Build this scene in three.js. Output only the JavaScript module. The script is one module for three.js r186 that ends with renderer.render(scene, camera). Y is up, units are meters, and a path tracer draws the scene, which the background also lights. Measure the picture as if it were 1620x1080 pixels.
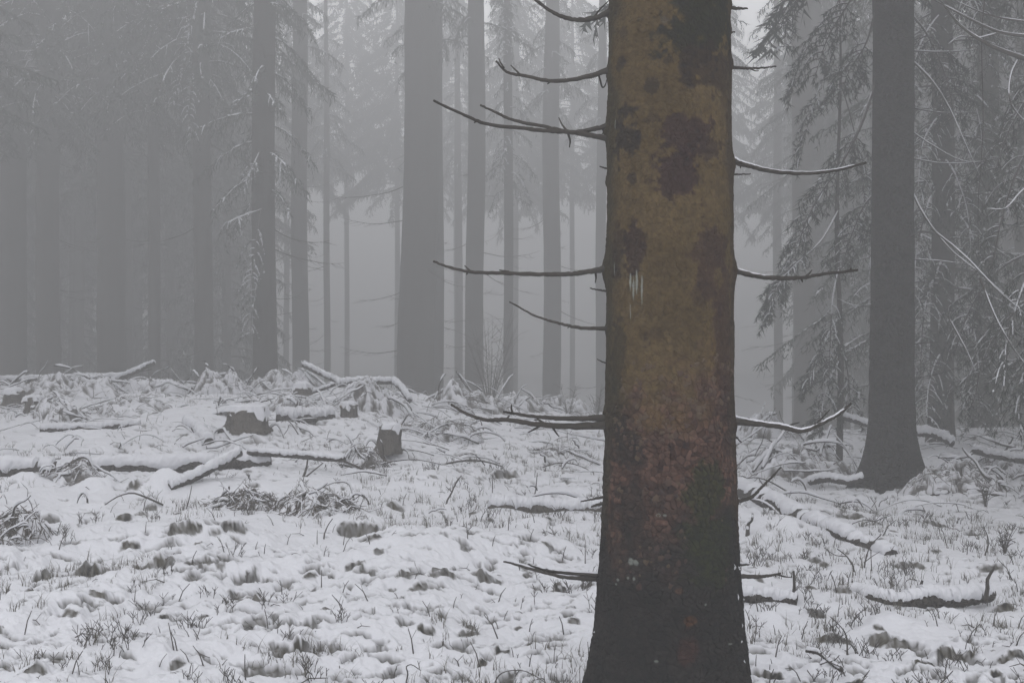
import * as THREE from 'three';
import { mergeGeometries } from 'three/addons/utils/BufferGeometryUtils.js';

// ---------- camera, sky, sun, exposure, haze ----------
const scene = new THREE.Scene();
const EYE = 1.5, FPX = 1800, CX = 810, CY = 540;                  // eye height; lens in pixels of the 1620 x 1080 photograph
const camera = new THREE.PerspectiveCamera(2 * Math.atan(540 / FPX) * 180 / Math.PI, 1620 / 1080, 0.1, 600);
camera.position.set(0, EYE, 0);
camera.lookAt(0, EYE, -10);
const SKYW = 64, SKYH = 32, skyData = new Float32Array(SKYW * SKYH * 4);
for (let j = 0; j < SKYH; j++) for (let i = 0; i < SKYW; i++) {   // even overcast: brighter overhead than at the horizon
  const up = Math.sin(((j + 0.5) / SKYH - 0.5) * Math.PI), k = (j * SKYW + i) * 4, l = 2.7 + 0.5 * Math.max(0, up);
  skyData[k] = l * 0.985; skyData[k + 1] = l * 0.99; skyData[k + 2] = l * 1.015; skyData[k + 3] = 1;
}
const sky = new THREE.DataTexture(skyData, SKYW, SKYH, THREE.RGBAFormat, THREE.FloatType);
sky.mapping = THREE.EquirectangularReflectionMapping; sky.magFilter = THREE.LinearFilter; sky.needsUpdate = true;
scene.background = sky; scene.environment = sky;
const sun = new THREE.DirectionalLight(new THREE.Color(1, 0.975, 0.94), 0.5);
sun.position.set(-9, 30, 6); sun.target.position.set(0, 0, -12); sun.castShadow = true; sun.shadow.radius = 90;
sun.shadow.mapSize.set(2048, 2048);
Object.assign(sun.shadow.camera, { left: -40, right: 40, top: 40, bottom: -40, near: 1, far: 90 });
scene.add(sun, sun.target);
scene.fog = new THREE.FogExp2(new THREE.Color(0.975, 0.98, 1.0), 0.026);
const renderer = new THREE.WebGLRenderer({ antialias: true });
renderer.toneMapping = THREE.LinearToneMapping;
renderer.toneMappingExposure = 0.77;
renderer.shadowMap.enabled = true;

// ---------- small tools ----------
function RNG(a) { return () => { a |= 0; a = a + 0x6D2B79F5 | 0; let t = Math.imul(a ^ a >>> 15, 1 | a); t = t + Math.imul(t ^ t >>> 7, 61 | t) ^ t; return ((t ^ t >>> 14) >>> 0) / 4294967296; }; }
const lerp = (a, b, t) => a + (b - a) * t, clamp = (x, a = 0, b = 1) => x < a ? a : x > b ? b : x;
const sst = (a, b, x) => { const t = clamp((x - a) / (b - a)); return t * t * (3 - 2 * t); };
const hsh = (x, y, z) => { let h = Math.imul(x, 374761393) ^ Math.imul(y, 668265263) ^ Math.imul(z, 2147483647 - 61); h = Math.imul(h ^ h >>> 13, 1274126177); h ^= h >>> 16; h = Math.imul(h, 0x85ebca6b); return ((h ^ h >>> 15) >>> 0) / 4294967296; };
const q5 = t => t * t * t * (t * (t * 6 - 15) + 10);
function n2(x, y, s = 0) {                                         // value noise, 0..1
  const ix = Math.floor(x), iy = Math.floor(y), u = q5(x - ix), v = q5(y - iy);
  return lerp(lerp(hsh(ix, iy, s), hsh(ix + 1, iy, s), u), lerp(hsh(ix, iy + 1, s), hsh(ix + 1, iy + 1, s), u), v);
}
function n3(x, y, z, s = 0) { const iz = Math.floor(z), w = q5(z - iz); return lerp(n2(x, y, s + iz * 57), n2(x, y, s + iz * 57 + 57), w); }
function fbm(x, y, s = 0, o = 4) { let a = 0.5, r = 0, t = 0; for (let i = 0; i < o; i++) { r += a * n2(x, y, s + i * 17); t += a; a *= 0.5; x = x * 2.03 + 11.3; y = y * 2.03 + 5.7; } return r / t; }
function cells(x, y, s = 0) {                                      // [F1, F2, id]
  const ix = Math.floor(x), iy = Math.floor(y); let a = 9, b = 9, id = 0;
  for (let j = -1; j < 2; j++) for (let i = -1; i < 2; i++) {
    const cx = ix + i, cy = iy + j, dx = cx + 0.1 + 0.8 * hsh(cx, cy, s) - x, dy = cy + 0.1 + 0.8 * hsh(cx, cy, s + 9) - y, d = Math.sqrt(dx * dx + dy * dy);
    if (d < a) { b = a; a = d; id = hsh(cx, cy, s + 31); } else if (d < b) b = d;
  }
  return [a, b, id];
}
const V = (x, y, z) => new THREE.Vector3(x, y, z);
const at = (u, v, d) => V((u - CX) / FPX * d, EYE - (v - CY) / FPX * d, -d);   // a place seen at that pixel, d metres ahead
const curve = (pts, n) => new THREE.CatmullRomCurve3(pts, false, 'centripetal').getPoints(n);
const lin = c => { c /= 255; return c <= 0.04045 ? c / 12.92 : ((c + 0.055) / 1.055) ** 2.4; };

class Geo {
  constructor() { this.p = []; this.t = []; this.i = []; }
  v(x, y, z, u = 0, w = 0) { this.p.push(x, y, z); this.t.push(u, w); return this.p.length / 3 - 1; }
  f(a, b, c) { this.i.push(a, b, c); }
  tri(ax, ay, az, bx, by, bz, cx, cy, cz) { const k = this.v(ax, ay, az); this.v(bx, by, bz); this.v(cx, cy, cz); this.i.push(k, k + 1, k + 2); }
  get empty() { return !this.i.length; }
  make(o) {
    const g = new THREE.BufferGeometry();
    g.setAttribute('position', new THREE.Float32BufferAttribute(this.p, 3));
    g.setAttribute('uv', new THREE.Float32BufferAttribute(this.t, 2));
    g.setIndex(this.i);
    if (o) g.translate(-o.x, -o.y, -o.z);
    g.computeVertexNormals();
    return g;
  }
}
// a tapering round stem along pts; rad(t) gives its radius; wob its roughness
function stem(G, pts, rad, sides = 6, wob = 0, seed = 1, caps = true) {
  const n = pts.length, T = V(), A = V(), B = V(); let ref = V(0.13, 1, 0.07), len = 0;
  const first = G.p.length / 3;
  for (let i = 0; i < n; i++) {
    T.subVectors(pts[Math.min(n - 1, i + 1)], pts[Math.max(0, i - 1)]).normalize();
    if (i === 0 && Math.abs(T.y) > 0.9) ref = V(1, 0, 0.1);
    A.copy(ref).addScaledVector(T, -ref.dot(T)).normalize(); B.crossVectors(T, A); ref = A.clone();
    if (i) len += pts[i].distanceTo(pts[i - 1]);
    const r = rad(i / (n - 1));
    for (let s = 0; s <= sides; s++) {
      const a = s / sides * 2 * Math.PI, m = s % sides, q = r * (1 + wob * (hsh(i, m, seed) - 0.5)), c = Math.cos(a) * q, d = Math.sin(a) * q;
      G.v(pts[i].x + A.x * c + B.x * d, pts[i].y + A.y * c + B.y * d, pts[i].z + A.z * c + B.z * d, s / sides * Math.max(1, Math.round(6.28 * r / 0.3)) * 0.3, len);
    }
  }
  const w = sides + 1;
  for (let i = 0; i < n - 1; i++) for (let s = 0; s < sides; s++) { const a = first + i * w + s; G.f(a, a + 1, a + w); G.f(a + 1, a + w + 1, a + w); }
  if (caps) for (const [i, flip] of [[0, 0], [n - 1, 1]]) {
    const c = G.v(pts[i].x, pts[i].y, pts[i].z), k = G.p.length / 3;
    for (let s = 0; s <= sides; s++) { const q = (first + i * w + s) * 3; G.v(G.p[q], G.p[q + 1], G.p[q + 2], 0.5 + 0.1 * Math.cos(s), 0.1 * Math.sin(s)); }
    for (let s = 0; s < sides; s++) flip ? G.f(c, k + s, k + s + 1) : G.f(c, k + s + 1, k + s);
  }
}
// the snow that lies along a stem: a rounded ridge on its upper side, broken where it has slid off
function snowOn(G, pts, rad, th, seed = 1, gap = 0.25, sides = 8, freq = 9, arc = 1.3) {
  const n = pts.length, T = V(), N = V(), B = V(), first = G.p.length / 3; let len = 0;
  for (let i = 0; i < n; i++) {
    T.subVectors(pts[Math.min(n - 1, i + 1)], pts[Math.max(0, i - 1)]).normalize();
    N.set(0, 1, 0).addScaledVector(T, -T.y); const flat = clamp(N.length()); N.normalize(); B.crossVectors(T, N);
    if (i) len += pts[i].distanceTo(pts[i - 1]);
    const r = rad(i / (n - 1)), nz = 0.75 * fbm(len * freq, seed * 3.7, seed, 3) + 0.25 * fbm(len * freq * 5, seed * 1.7, seed + 2, 3), end = Math.min(1, Math.min(i, n - 1 - i) * 0.55);
    const k = th * (0.55 + 0.9 * nz) * end * sst(0.25, 0.75, flat) * sst(gap - 0.1, gap + 0.12, nz), lean = (n2(len * 5, seed, seed + 4) - 0.5) * 0.5;
    for (let s = 0; s <= sides; s++) {
      const hf = s / sides - 0.5, a = lean + hf * 2 * arc * (0.5 + 0.95 * fbm(len * freq * 1.6, hf > 0 ? seed + 40 : seed + 60, seed + 7, 5)), c = Math.cos(a), q = k < th * 0.08 ? r * 0.6 : r * 0.93 + (r * 0.12 + k) * Math.pow(Math.max(0, Math.cos(hf * 2 * 1.5)), 0.65) * (0.8 + 0.4 * n2(len * freq * 2, s * 0.9, seed + 5)) + k * 0.5 * (fbm(len * freq * 7, s * 1.3, seed + 6, 2) - 0.5);
      G.v(pts[i].x + (N.x * c + B.x * Math.sin(a)) * q, pts[i].y + (N.y * c + B.y * Math.sin(a)) * q, pts[i].z + (N.z * c + B.z * Math.sin(a)) * q, len, a * r);
    }
  }
  const w = sides + 1;
  for (let i = 0; i < n - 1; i++) for (let s = 0; s < sides; s++) { const a = first + i * w + s; G.f(a, a + 1, a + w); G.f(a + 1, a + w + 1, a + w); }
}
const used = {};
const numbered = n => { const k = used[n] = (used[n] ?? -1) + 1; return k ? `${n}_${String(k).padStart(3, '0')}` : n; };
function tag(o, label, category, group, kind) { o.userData = {}; if (label) o.userData.label = label; if (category) o.userData.category = category; if (group) o.userData.group = group; if (kind) o.userData.kind = kind; return o; }
function thing(name, label, category, pos, group) { const o = new THREE.Group(); o.name = numbered(name); o.position.copy(pos); scene.add(o); return tag(o, label, category, group); }
function part(name, G, mat, parent, off) {
  const m = new THREE.Mesh(G instanceof Geo ? G.make(off) : G, mat); m.name = name; m.castShadow = m.receiveShadow = true; (parent || scene).add(m); return m;
}

// ---------- materials ----------
function tex(w, h, fn, srgb, rx = 1, ry = 1) {
  const d = new Uint8Array(w * h * 4);
  for (let j = 0; j < h; j++) for (let i = 0; i < w; i++) { const c = fn(i / w, j / h), k = (j * w + i) * 4; d[k] = c[0]; d[k + 1] = c[1]; d[k + 2] = c[2]; d[k + 3] = 255; }
  const t = new THREE.DataTexture(d, w, h); t.magFilter = THREE.LinearFilter; t.minFilter = THREE.LinearMipmapLinearFilter; t.generateMipmaps = true;
  t.wrapS = t.wrapT = THREE.RepeatWrapping; t.repeat.set(rx, ry); if (srgb) t.colorSpace = THREE.SRGBColorSpace; t.needsUpdate = true; return t;
}
const enc = l => Math.round(255 * clamp(l <= 0.0031308 ? l * 12.92 : 1.055 * Math.pow(Math.max(l, 0), 1 / 2.4) - 0.055));
const wrapN = (fn, p = 1) => (u, v) => { const a = u, b = v; return lerp(lerp(fn(a, b), fn(a - p, b), a), lerp(fn(a, b - p), fn(a - p, b - p), a), b); };
const barkH = wrapN((u, v) => { const c = cells(u * 14 + 2 * fbm(u * 5, v * 5, 3), v * 11 + 2 * fbm(u * 5, v * 5, 4), 5); return 0.6 * sst(0.02, 0.3, c[1] - c[0]) + 0.25 * c[2] + 0.3 * fbm(u * 30, v * 30, 8); });
const barkC = wrapN((u, v) => fbm(u * 4, v * 4, 21, 5));
const barkMap = tex(256, 256, (u, v) => { const h = barkH(u, v), c = barkC(u, v), l = 0.028 + 0.03 * h + 0.03 * c; return [enc(l * 1.12), enc(l), enc(l * 0.86)]; }, true, 1 / 0.6, 1 / 0.6);
const barkBump = tex(256, 256, (u, v) => { const h = 255 * clamp(barkH(u, v) / 1.1); return [h, h, h]; }, false, 1 / 0.6, 1 / 0.6);
const snowBump = tex(512, 512, (u, v) => { const f = wrapN((a, b) => fbm(a * 16, b * 16, 41, 5))(u, v) * 255; return [f, f, f]; }, false, 1 / 0.5, 1 / 0.5);
const std = (r, g, b, o = {}) => new THREE.MeshPhysicalMaterial({ specularIntensity: 0.25, color: new THREE.Color().setRGB(r, g, b), roughness: 0.9, ...o });
const M = {
  bark: new THREE.MeshPhysicalMaterial({ specularIntensity: 0.15, map: barkMap, color: new THREE.Color().setRGB(0.55, 0.54, 0.54), bumpMap: barkBump, bumpScale: 0.03, roughness: 0.95, side: THREE.DoubleSide }),
  barkDark: new THREE.MeshPhysicalMaterial({ specularIntensity: 0.1, map: barkMap, color: new THREE.Color().setRGB(0.2, 0.2, 0.2), bumpMap: barkBump, bumpScale: 0.05, roughness: 1 }),  // same bark map in a deeper tone, for the dark trunk
  barkPale: new THREE.MeshPhysicalMaterial({ specularIntensity: 0.15, map: barkMap, color: new THREE.Color().setRGB(1.0, 1.0, 1.0), bumpMap: barkBump, bumpScale: 0.012, roughness: 0.95 }),
  dead: new THREE.MeshPhysicalMaterial({ specularIntensity: 0.15, map: barkMap, color: new THREE.Color().setRGB(0.55, 0.54, 0.54), bumpMap: barkBump, bumpScale: 0.004, roughness: 0.9 }),
  twig: std(0.05, 0.045, 0.04), needle: std(0.028, 0.034, 0.027, { side: THREE.DoubleSide }), brownNeedle: std(0.085, 0.072, 0.058, { side: THREE.DoubleSide }),
  mixed: new THREE.MeshStandardMaterial({ vertexColors: true, bumpMap: snowBump, bumpScale: 0.008, roughness: 0.9, side: THREE.DoubleSide }),
  snow: std(0.51, 0.515, 0.545, { bumpMap: snowBump, bumpScale: 0.006, roughness: 0.85, side: THREE.DoubleSide }),
  wood: std(0.14, 0.11, 0.085, { bumpMap: barkBump, bumpScale: 0.006 }),
  soil: std(0.05, 0.045, 0.04, { bumpMap: barkBump, bumpScale: 0.02, side: THREE.DoubleSide }),
  grass: std(0.085, 0.078, 0.062, { side: THREE.DoubleSide }),
};

// ---------- the lie of the land ----------
function land(x, z) {
  const d = -z, side = sst(3.9, -3.4, x), r = d < 20 ? sst(3.5, 21.5, d) * 0.83 : 0.815 - 0.815 * sst(20, 46, d) + (d > 46 ? 0 : 0);
  const right = -0.05 * sst(1, 4, x) + 0.12 * sst(3.2, 8, x) * sst(9, 16, d);
  const fall = d > 17 ? -0.1 * Math.min(d - 17, 38) * sst(17, 24, d) : 0;
  return side * r + right + fall + 0.16 * (fbm(x * 0.32 + 9, z * 0.32, 2, 3) - 0.5) * sst(3, 8, d);
}
const mounds = [];                                                // [x, z, rx, rz, height]
function moundAt(x, z) { let h = 0; for (const m of mounds) { const a = (x - m[0]) / m[2], b = (z - m[1]) / m[3], q = a * a + b * b; if (q < 4) h += m[4] * Math.exp(-q * 1.6); } return h; }
let drifts = true;
const level = (x, z) => land(x, z) + (drifts ? moundAt(x, z) : 0);
function G(u, v) {                                                // where the sight line of a pixel meets the snow
  let d0 = 2.5; const f = d => EYE - (v - CY) / FPX * d - level((u - CX) / FPX * d, -d);
  for (let d = 2.6; d < 60; d *= 1.012) { if (f(d) < 0) { let a = d0, b = d; for (let k = 0; k < 18; k++) { const m = (a + b) / 2; f(m) < 0 ? b = m : a = m; } return at(u, v, b); } d0 = d; }
  return at(u, v, 22);
}
for (const [u, v, w, w2, h] of [[590, 640, 0.62, 0.5, 0.2], [600, 700, 0.4, 0.45, 0.1], [400, 690, 0.5, 0.5, 0.1], [640, 760, 0.5, 0.6, 0.06], [330, 850, 0.35, 0.3, 0.09], [420, 850, 0.25, 0.22, 0.05], [1520, 900, 0.7, 0.5, 0.05], [300, 770, 0.5, 0.3, 0.05], [1530, 780, 0.9, 0.9, 0.1], [1420, 800, 0.45, 0.3, 0.08], [1360, 790, 0.2, 0.2, 0.07], [150, 772, 0.2, 0.16, 0.12], [255, 765, 0.22, 0.16, 0.13], [40, 770, 0.3, 0.2, 0.12], [1230, 842, 0.35, 0.3, 0.16], [1330, 905, 0.3, 0.2, 0.08], [1400, 982, 0.16, 0.13, 0.06], [1500, 978, 0.2, 0.12, 0.07], [1220, 972, 0.12, 0.1, 0.05], [860, 838, 0.3, 0.15, 0.07], [390, 694, 0.4, 0.25, 0.08], [470, 682, 0.3, 0.2, 0.08], [120, 695, 0.5, 0.2, 0.08], [60, 666, 0.3, 0.2, 0.1], [620, 722, 0.3, 0.2, 0.1], [700, 870, 0.8, 0.5, 0.08], [450, 905, 0.9, 0.5, 0.07], [100, 960, 0.6, 0.4, 0.06], [1340, 1050, 0.5, 0.3, 0.05]]) { const p = G(u, v); mounds.push([p.x, p.z, w, w2, h]); }
// ledges: little banks where the snow has broken away and the dark ground shows in the face
const bins = new Map(), rl = RNG(77);
function ledge(x, z, rx, h, back, tilt = 0) {
  const l = { x, z, rx, h, back, tilt, s: bins.size + Math.floor(rl() * 999) };
  const m = Math.max(rx * 1.8, back * 1.9);
  for (let i = Math.floor((x - m) / 0.5); i <= Math.floor((x + m) / 0.5); i++) for (let j = Math.floor((z - m) / 0.5); j <= Math.floor((z + m) / 0.5); j++) { const k = i * 4096 + j; (bins.get(k) || bins.set(k, []).get(k)).push(l); }
}
const ledgePx = (u, v, w, h, tilt = 0) => { const p = G(u, v), k = -p.z / FPX; ledge(p.x, p.z, w * k * 0.6, h * k * 0.75, Math.max(0.12, w * k * 0.8), tilt); };
for (const a of [[568, 838, 66, 25, 0.25], [290, 845, 46, 24], [370, 835, 40, 16], [140, 915, 52, 26], [65, 920, 30, 18], [240, 905, 62, 18, 0.2], [210, 770, 22, 14], [155, 940, 28, 14], [800, 752, 36, 20], [1395, 1010, 34, 20], [1320, 1005, 60, 13], [1420, 1012, 40, 14], [1510, 1030, 60, 20], [1465, 1042, 40, 15], [1590, 960, 30, 18], [1293, 965, 24, 12], [1335, 948, 26, 14], [700, 925, 40, 18], [770, 920, 46, 14], [675, 1003, 26, 12], [795, 1033, 24, 9], [545, 1072, 26, 16], [325, 905, 60, 9, 0.3], [380, 942, 36, 11], [412, 965, 30, 12], [475, 1028, 26, 18], [280, 1050, 22, 12], [865, 862, 18, 10], [625, 800, 26, 14], [1345, 818, 40, 10], [1480, 832, 34, 9], [1540, 850, 30, 10], [1290, 885, 20, 10], [1440, 895, 44, 8], [1570, 905, 40, 12], [1600, 1045, 40, 14], [880, 935, 30, 10], [930, 936, 24, 12], [560, 905, 30, 9], [395, 910, 20, 9], [490, 905, 20, 7], [205, 865, 30, 9], [195, 823, 26, 12], [75, 822, 30, 12], [30, 850, 30, 14]]) ledgePx(...a);
for (let i = 0; i < 190; i++) { const d = 4.3 * Math.exp(rl() * 1.6), x = (rl() * 1.15 - 0.575) * d, w = 0.012 + 0.05 * rl() ** 3 + 0.002 * d; ledge(x, -d, w, w * (0.2 + 0.4 * rl()), w * 1.6 + 0.05, (rl() - 0.5) * 1.2); }
function surface(x, z, out) {
  const d = -z, near = sst(26, 18, d);
  let h = level(x, z), bare = 0;
  if (near > 0) {
    const wx = x + 0.12 * (fbm(x * 3, z * 3, 61, 2) - 0.5), wz = z + 0.12 * (fbm(x * 3, z * 3, 62, 2) - 0.5), rough = sst(0.44, 0.64, fbm(x * 0.55 + 3, z * 0.55, 71, 3));
    h += near * (0.17 * (fbm(wx * 1.5, wz * 1.5, 11, 3) - 0.5) + (0.014 + 0.028 * rough) * (1 - Math.abs(2 * fbm(wx * 4.5, wz * 4.5, 12, 3) - 1) - 0.6) + (0.012 + 0.03 * rough) * (fbm(wx * 13, wz * 13, 13, 3) - 0.5) + (0.012 + 0.012 * rough) * (fbm(x * 36, z * 36, 14, 2) - 0.5));
    const pit = fbm(wx * 9, wz * 15, 15, 4) - 0.75 + 0.125 * rough; if (pit > 0) { h -= near * Math.min(0.03, pit * 0.5); bare = Math.max(bare, 0.9 * sst(0.0, 0.05, pit + 0.09 * (fbm(x * 60, z * 80, 16, 2) - 0.5))); }
    const list = bins.get(Math.floor(x / 0.5) * 4096 + Math.floor(z / 0.5));
    if (list) for (const l of list) {
      const dx = (x - l.x) / l.rx, e = 1 - Math.abs(dx) ** 2.2; if (e <= 0) continue;
      const edge = l.z + l.tilt * (x - l.x) + l.rx * 0.8 * (fbm(x * 16, l.s, 5, 3) - 0.5), dz = edge - z;               // behind the edge: dz > 0
      const hh = l.h * Math.pow(e, 0.6) * (0.3 + 1.4 * fbm(x * 22, l.s * 1.3, 6, 3));
      const wf = Math.max(0.03, l.h * 0.75);
      if (dz > 0) h += hh * Math.exp(-((dz / l.back) ** 2) * 1.6) * sst(-0.004, wf, dz); else h -= hh * 0.2 * Math.exp(-((dz / (l.back * 0.5)) ** 2) * 2);
      bare = Math.max(bare, sst(-0.035, -0.01, dz) * sst(wf * 0.9, wf * 0.7, dz + wf * 0.9 * (fbm(x * 45, z * 30, 9, 3) - 0.5)) * sst(0.05, 0.4, e + 0.8 * (fbm(x * 30, z * 30, 8, 2) - 0.5)));
    }
  }
  out.h = h; out.bare = bare * (0.75 + 0.5 * n2(x * 70, z * 70, 18)); return h;
}
{
  const rows = [], cols = [];
  for (let d = -3; d < 3.2; d += 0.35) rows.push(d);
  for (let d = 3.2; d < 24; d *= 1.00262) rows.push(d);
  for (let d = 24; d < 190; d *= 1.05) rows.push(d);
  for (let s = -1.3; s < -0.6; s += 0.035) cols.push(s);
  for (let i = 0; i < 640; i++) cols.push(-0.58 + 1.16 * i / 639);
  for (let s = 0.615; s < 1.34; s += 0.035) cols.push(s);
  const W = cols.length, H = rows.length, pos = new Float32Array(W * H * 3), col = new Float32Array(W * H * 3), uv = new Float32Array(W * H * 2), idx = new Uint32Array((W - 1) * (H - 1) * 6), o = {};
  for (let j = 0, k = 0; j < H; j++) for (let i = 0; i < W; i++, k++) {
    const d = rows[j], x = cols[i] * Math.max(d, 4 + d * 0.1), z = -d; surface(x, z, o);
    pos[k * 3] = x; pos[k * 3 + 1] = o.h; pos[k * 3 + 2] = z; uv[k * 2] = x; uv[k * 2 + 1] = z;
    const b = o.bare, s = fbm(x * 20, z * 20, 33, 2), t = 0.97 + 0.06 * fbm(x * 2, z * 2, 34, 2);
    col[k * 3] = lerp(0.51 * t, 0.035 + 0.07 * s, b); col[k * 3 + 1] = lerp(0.515 * t, 0.034 + 0.066 * s, b); col[k * 3 + 2] = lerp(0.545 * t, 0.032 + 0.058 * s, b);
  }
  for (let j = 0, k = 0; j < H - 1; j++) for (let i = 0; i < W - 1; i++) { const a = j * W + i; idx.set([a, a + 1, a + W, a + 1, a + W + 1, a + W], k); k += 6; }
  const g = new THREE.BufferGeometry();
  g.setAttribute('position', new THREE.BufferAttribute(pos, 3)); g.setAttribute('color', new THREE.BufferAttribute(col, 3)); g.setAttribute('uv', new THREE.BufferAttribute(uv, 2)); g.setIndex(new THREE.BufferAttribute(idx, 1)); g.computeVertexNormals();
  const m = part('snow_covered_ground', g, M.mixed);
  tag(m, null, null, null, 'structure');
}
const SO = {};
const onSnow = (x, z) => surface(x, z, SO);

// ---------- spruce parts shared by many trees ----------
function trunkShape(r, H, seed, flare = 0.7, lobes = 5, sides = 36) {
  const g = new Geo(), R = RNG(seed), ph = R() * 6, bx = (R() - 0.5) * 0.08, bz = (R() - 0.5) * 0.08, ys = [];
  for (let y = -0.4; y < 1.6; y += 0.06) ys.push(y); for (let y = 1.6; y <= H; y += 0.22) ys.push(y);
  for (const y of ys) for (let s = 0; s <= sides; s++) {
    const a = s / sides * 2 * Math.PI, m = s % sides, fl = Math.exp(-Math.max(y, -0.1) / 0.26) * flare;
    const lob = 0.5 + 0.5 * Math.cos(lobes * a + ph + 1.2 * Math.sin(a * 2 + ph)), q = r * ((1 - 0.22 * Math.max(0, y) / H - 0.4 * sst(9, H, y)) * (1 + 0.05 * (n3(Math.cos(a) * 1.2 + 5, Math.sin(a) * 1.2 + 5, y * 0.9, seed) - 0.5) + 0.06 * (n3(Math.cos(a) * 6 + 9, Math.sin(a) * 6 + 9, y * 12, seed) - 0.5)) + 0.12 * Math.exp(-Math.max(0, y) / 0.7) + fl * (0.1 + 1.35 * lob ** 3));
    g.v(Math.cos(a) * q + r * (bx * y * y * 0.1 + 0.12 * Math.sin(y * 0.75 + ph) - 0.12 * Math.sin(ph)), y, Math.sin(a) * q + r * bz * y * y * 0.1, s / sides * Math.max(2, Math.round(6.28 * r / 0.6)) * 0.6, y);
  }
  const w = sides + 1; for (let i = 0; i < ys.length - 1; i++) for (let s = 0; s < sides; s++) { const a = i * w + s; g.f(a, a + w, a + 1); g.f(a + 1, a + w, a + w + 1); }
  return g.make();
}
// one hanging bough: wood, needles and the snow on it, growing from o towards azimuth az
function bough(W, N, S, o, az, L, droop, R, det = 1, ps = 0.5, hang = 1, fat = 1) {
  const ca = Math.cos(az), sa = Math.sin(az), pts = [], n = 7, w1 = (R() - 0.5) * 0.3, w2 = (R() - 0.5) * 0.3;
  for (let i = 0; i <= n; i++) { const t = i / n, r = L * t * (1 - 0.12 * t * droop), lat = L * (w1 * t * t + w2 * t * (1 - t)), y = L * (0.12 * t - droop * t * t * 0.75 + 0.2 * droop * t ** 4); pts.push(V(o.x + ca * r - sa * lat, o.y + y, o.z + sa * r + ca * lat)); }
  stem(W, pts, t => (0.007 + 0.006 * L) * (1 - 0.85 * t), 4, 0.2, 3, false);
  const m = Math.round(L * 15 * det), cv = new THREE.CatmullRomCurve3(pts), P = V(), D = V(), Q = V(), X = V();
  for (let k = 0; k < m; k++) {
    const t = 0.16 + 0.84 * (k + R()) / m; cv.getPoint(t, P); cv.getTangent(t, D);
    const sd = k % 2 ? 1 : -1, l = Math.min(0.62, L * 0.42) * (0.45 + 0.7 * R()) * (1.1 - 0.65 * t), dn = hang * (0.35 + 0.9 * R());
    const tw = []; for (let i = 0; i < 4; i++) { const q = i / 3, f = l * q; tw.push(V(P.x + D.x * f * 0.5 - sa * sd * f * 0.55 * (1 - 0.4 * q), P.y + f * 0.1 - l * dn * q * q, P.z + D.z * f * 0.5 + ca * sd * f * 0.55 * (1 - 0.4 * q))); }
    const K = Math.round(11 * (0.6 + l) * Math.min(1.5, det + 0.3));
    for (let i = 0; i < K; i++) {
      const q = (i + R()) / K * 2.999, a = Math.floor(q), f = q - a; Q.lerpVectors(tw[a], tw[a + 1], f); X.subVectors(tw[a + 1], tw[a]).normalize();
      const s = fat ** 0.4 * (0.05 + 0.07 * R()) / Math.sqrt(Math.max(0.6, det)), b = 0.011 * fat / Math.sqrt(Math.max(0.5, det));
      const ex = X.x * 0.7 + (R() - 0.5) * 1.3, ey = X.y * 0.7 + (R() - 0.62) * 1.0, ez = X.z * 0.7 + (R() - 0.5) * 1.3;
      N.tri(Q.x - X.x * b, Q.y - X.y * b, Q.z - X.z * b, Q.x + X.x * b * 1.5, Q.y + X.y * b * 1.5 + b * 0.4, Q.z + X.z * b * 1.5, Q.x + ex * s, Q.y + ey * s, Q.z + ez * s);
    }
    if (R() < ps) {
      const hw = 0.008 + 0.014 * R(), e = 1 + Math.floor(R() * 2.2), base = S.p.length / 3;
      for (let i = 0; i <= e; i++) { const p = tw[i], q = tw[Math.min(3, i + 1)]; X.subVectors(q, p); const lx = -X.z, lz = X.x, ll = Math.hypot(lx, lz) || 1, w = hw * (i === e ? 0.25 : 1) * (0.7 + 0.6 * R()); S.v(p.x + lx / ll * w, p.y - 0.004, p.z + lz / ll * w); S.v(p.x, p.y + hw * 0.9, p.z); S.v(p.x - lx / ll * w, p.y - 0.004, p.z - lz / ll * w); }
      for (let i = 0; i < e; i++) { const a = base + i * 3; S.f(a, a + 3, a + 1); S.f(a + 1, a + 3, a + 4); S.f(a + 1, a + 4, a + 2); S.f(a + 2, a + 4, a + 5); }
    }
  }
  snowOn(S, curve(pts.slice(0, 6), 9), t => 0.006 + 0.004 * L, 0.016 * ps * 2, Math.floor(R() * 99), 0.46, 4, 6);
}
function crownShape(seed, y0, y1, R0, nb, det, ps, fat = 1.5) {
  const R = RNG(seed), W = new Geo(), N = new Geo(), S = new Geo();
  for (let k = 0; k < nb; k++) { const t = (k + R()) / nb, y = lerp(y0, y1, t); bough(W, N, S, V(0, y, 0), k * 2.4 + R(), R0 * (0.65 + 0.5 * R()) * (1 - 0.7 * t) * (0.75 + 0.25 * sst(0, 0.12, t)), 0.55 + 0.5 * R(), R, det, ps, 1, fat); }
  return { wood: W.make(), needles: N.make(), snow: S.make() };
}
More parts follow.
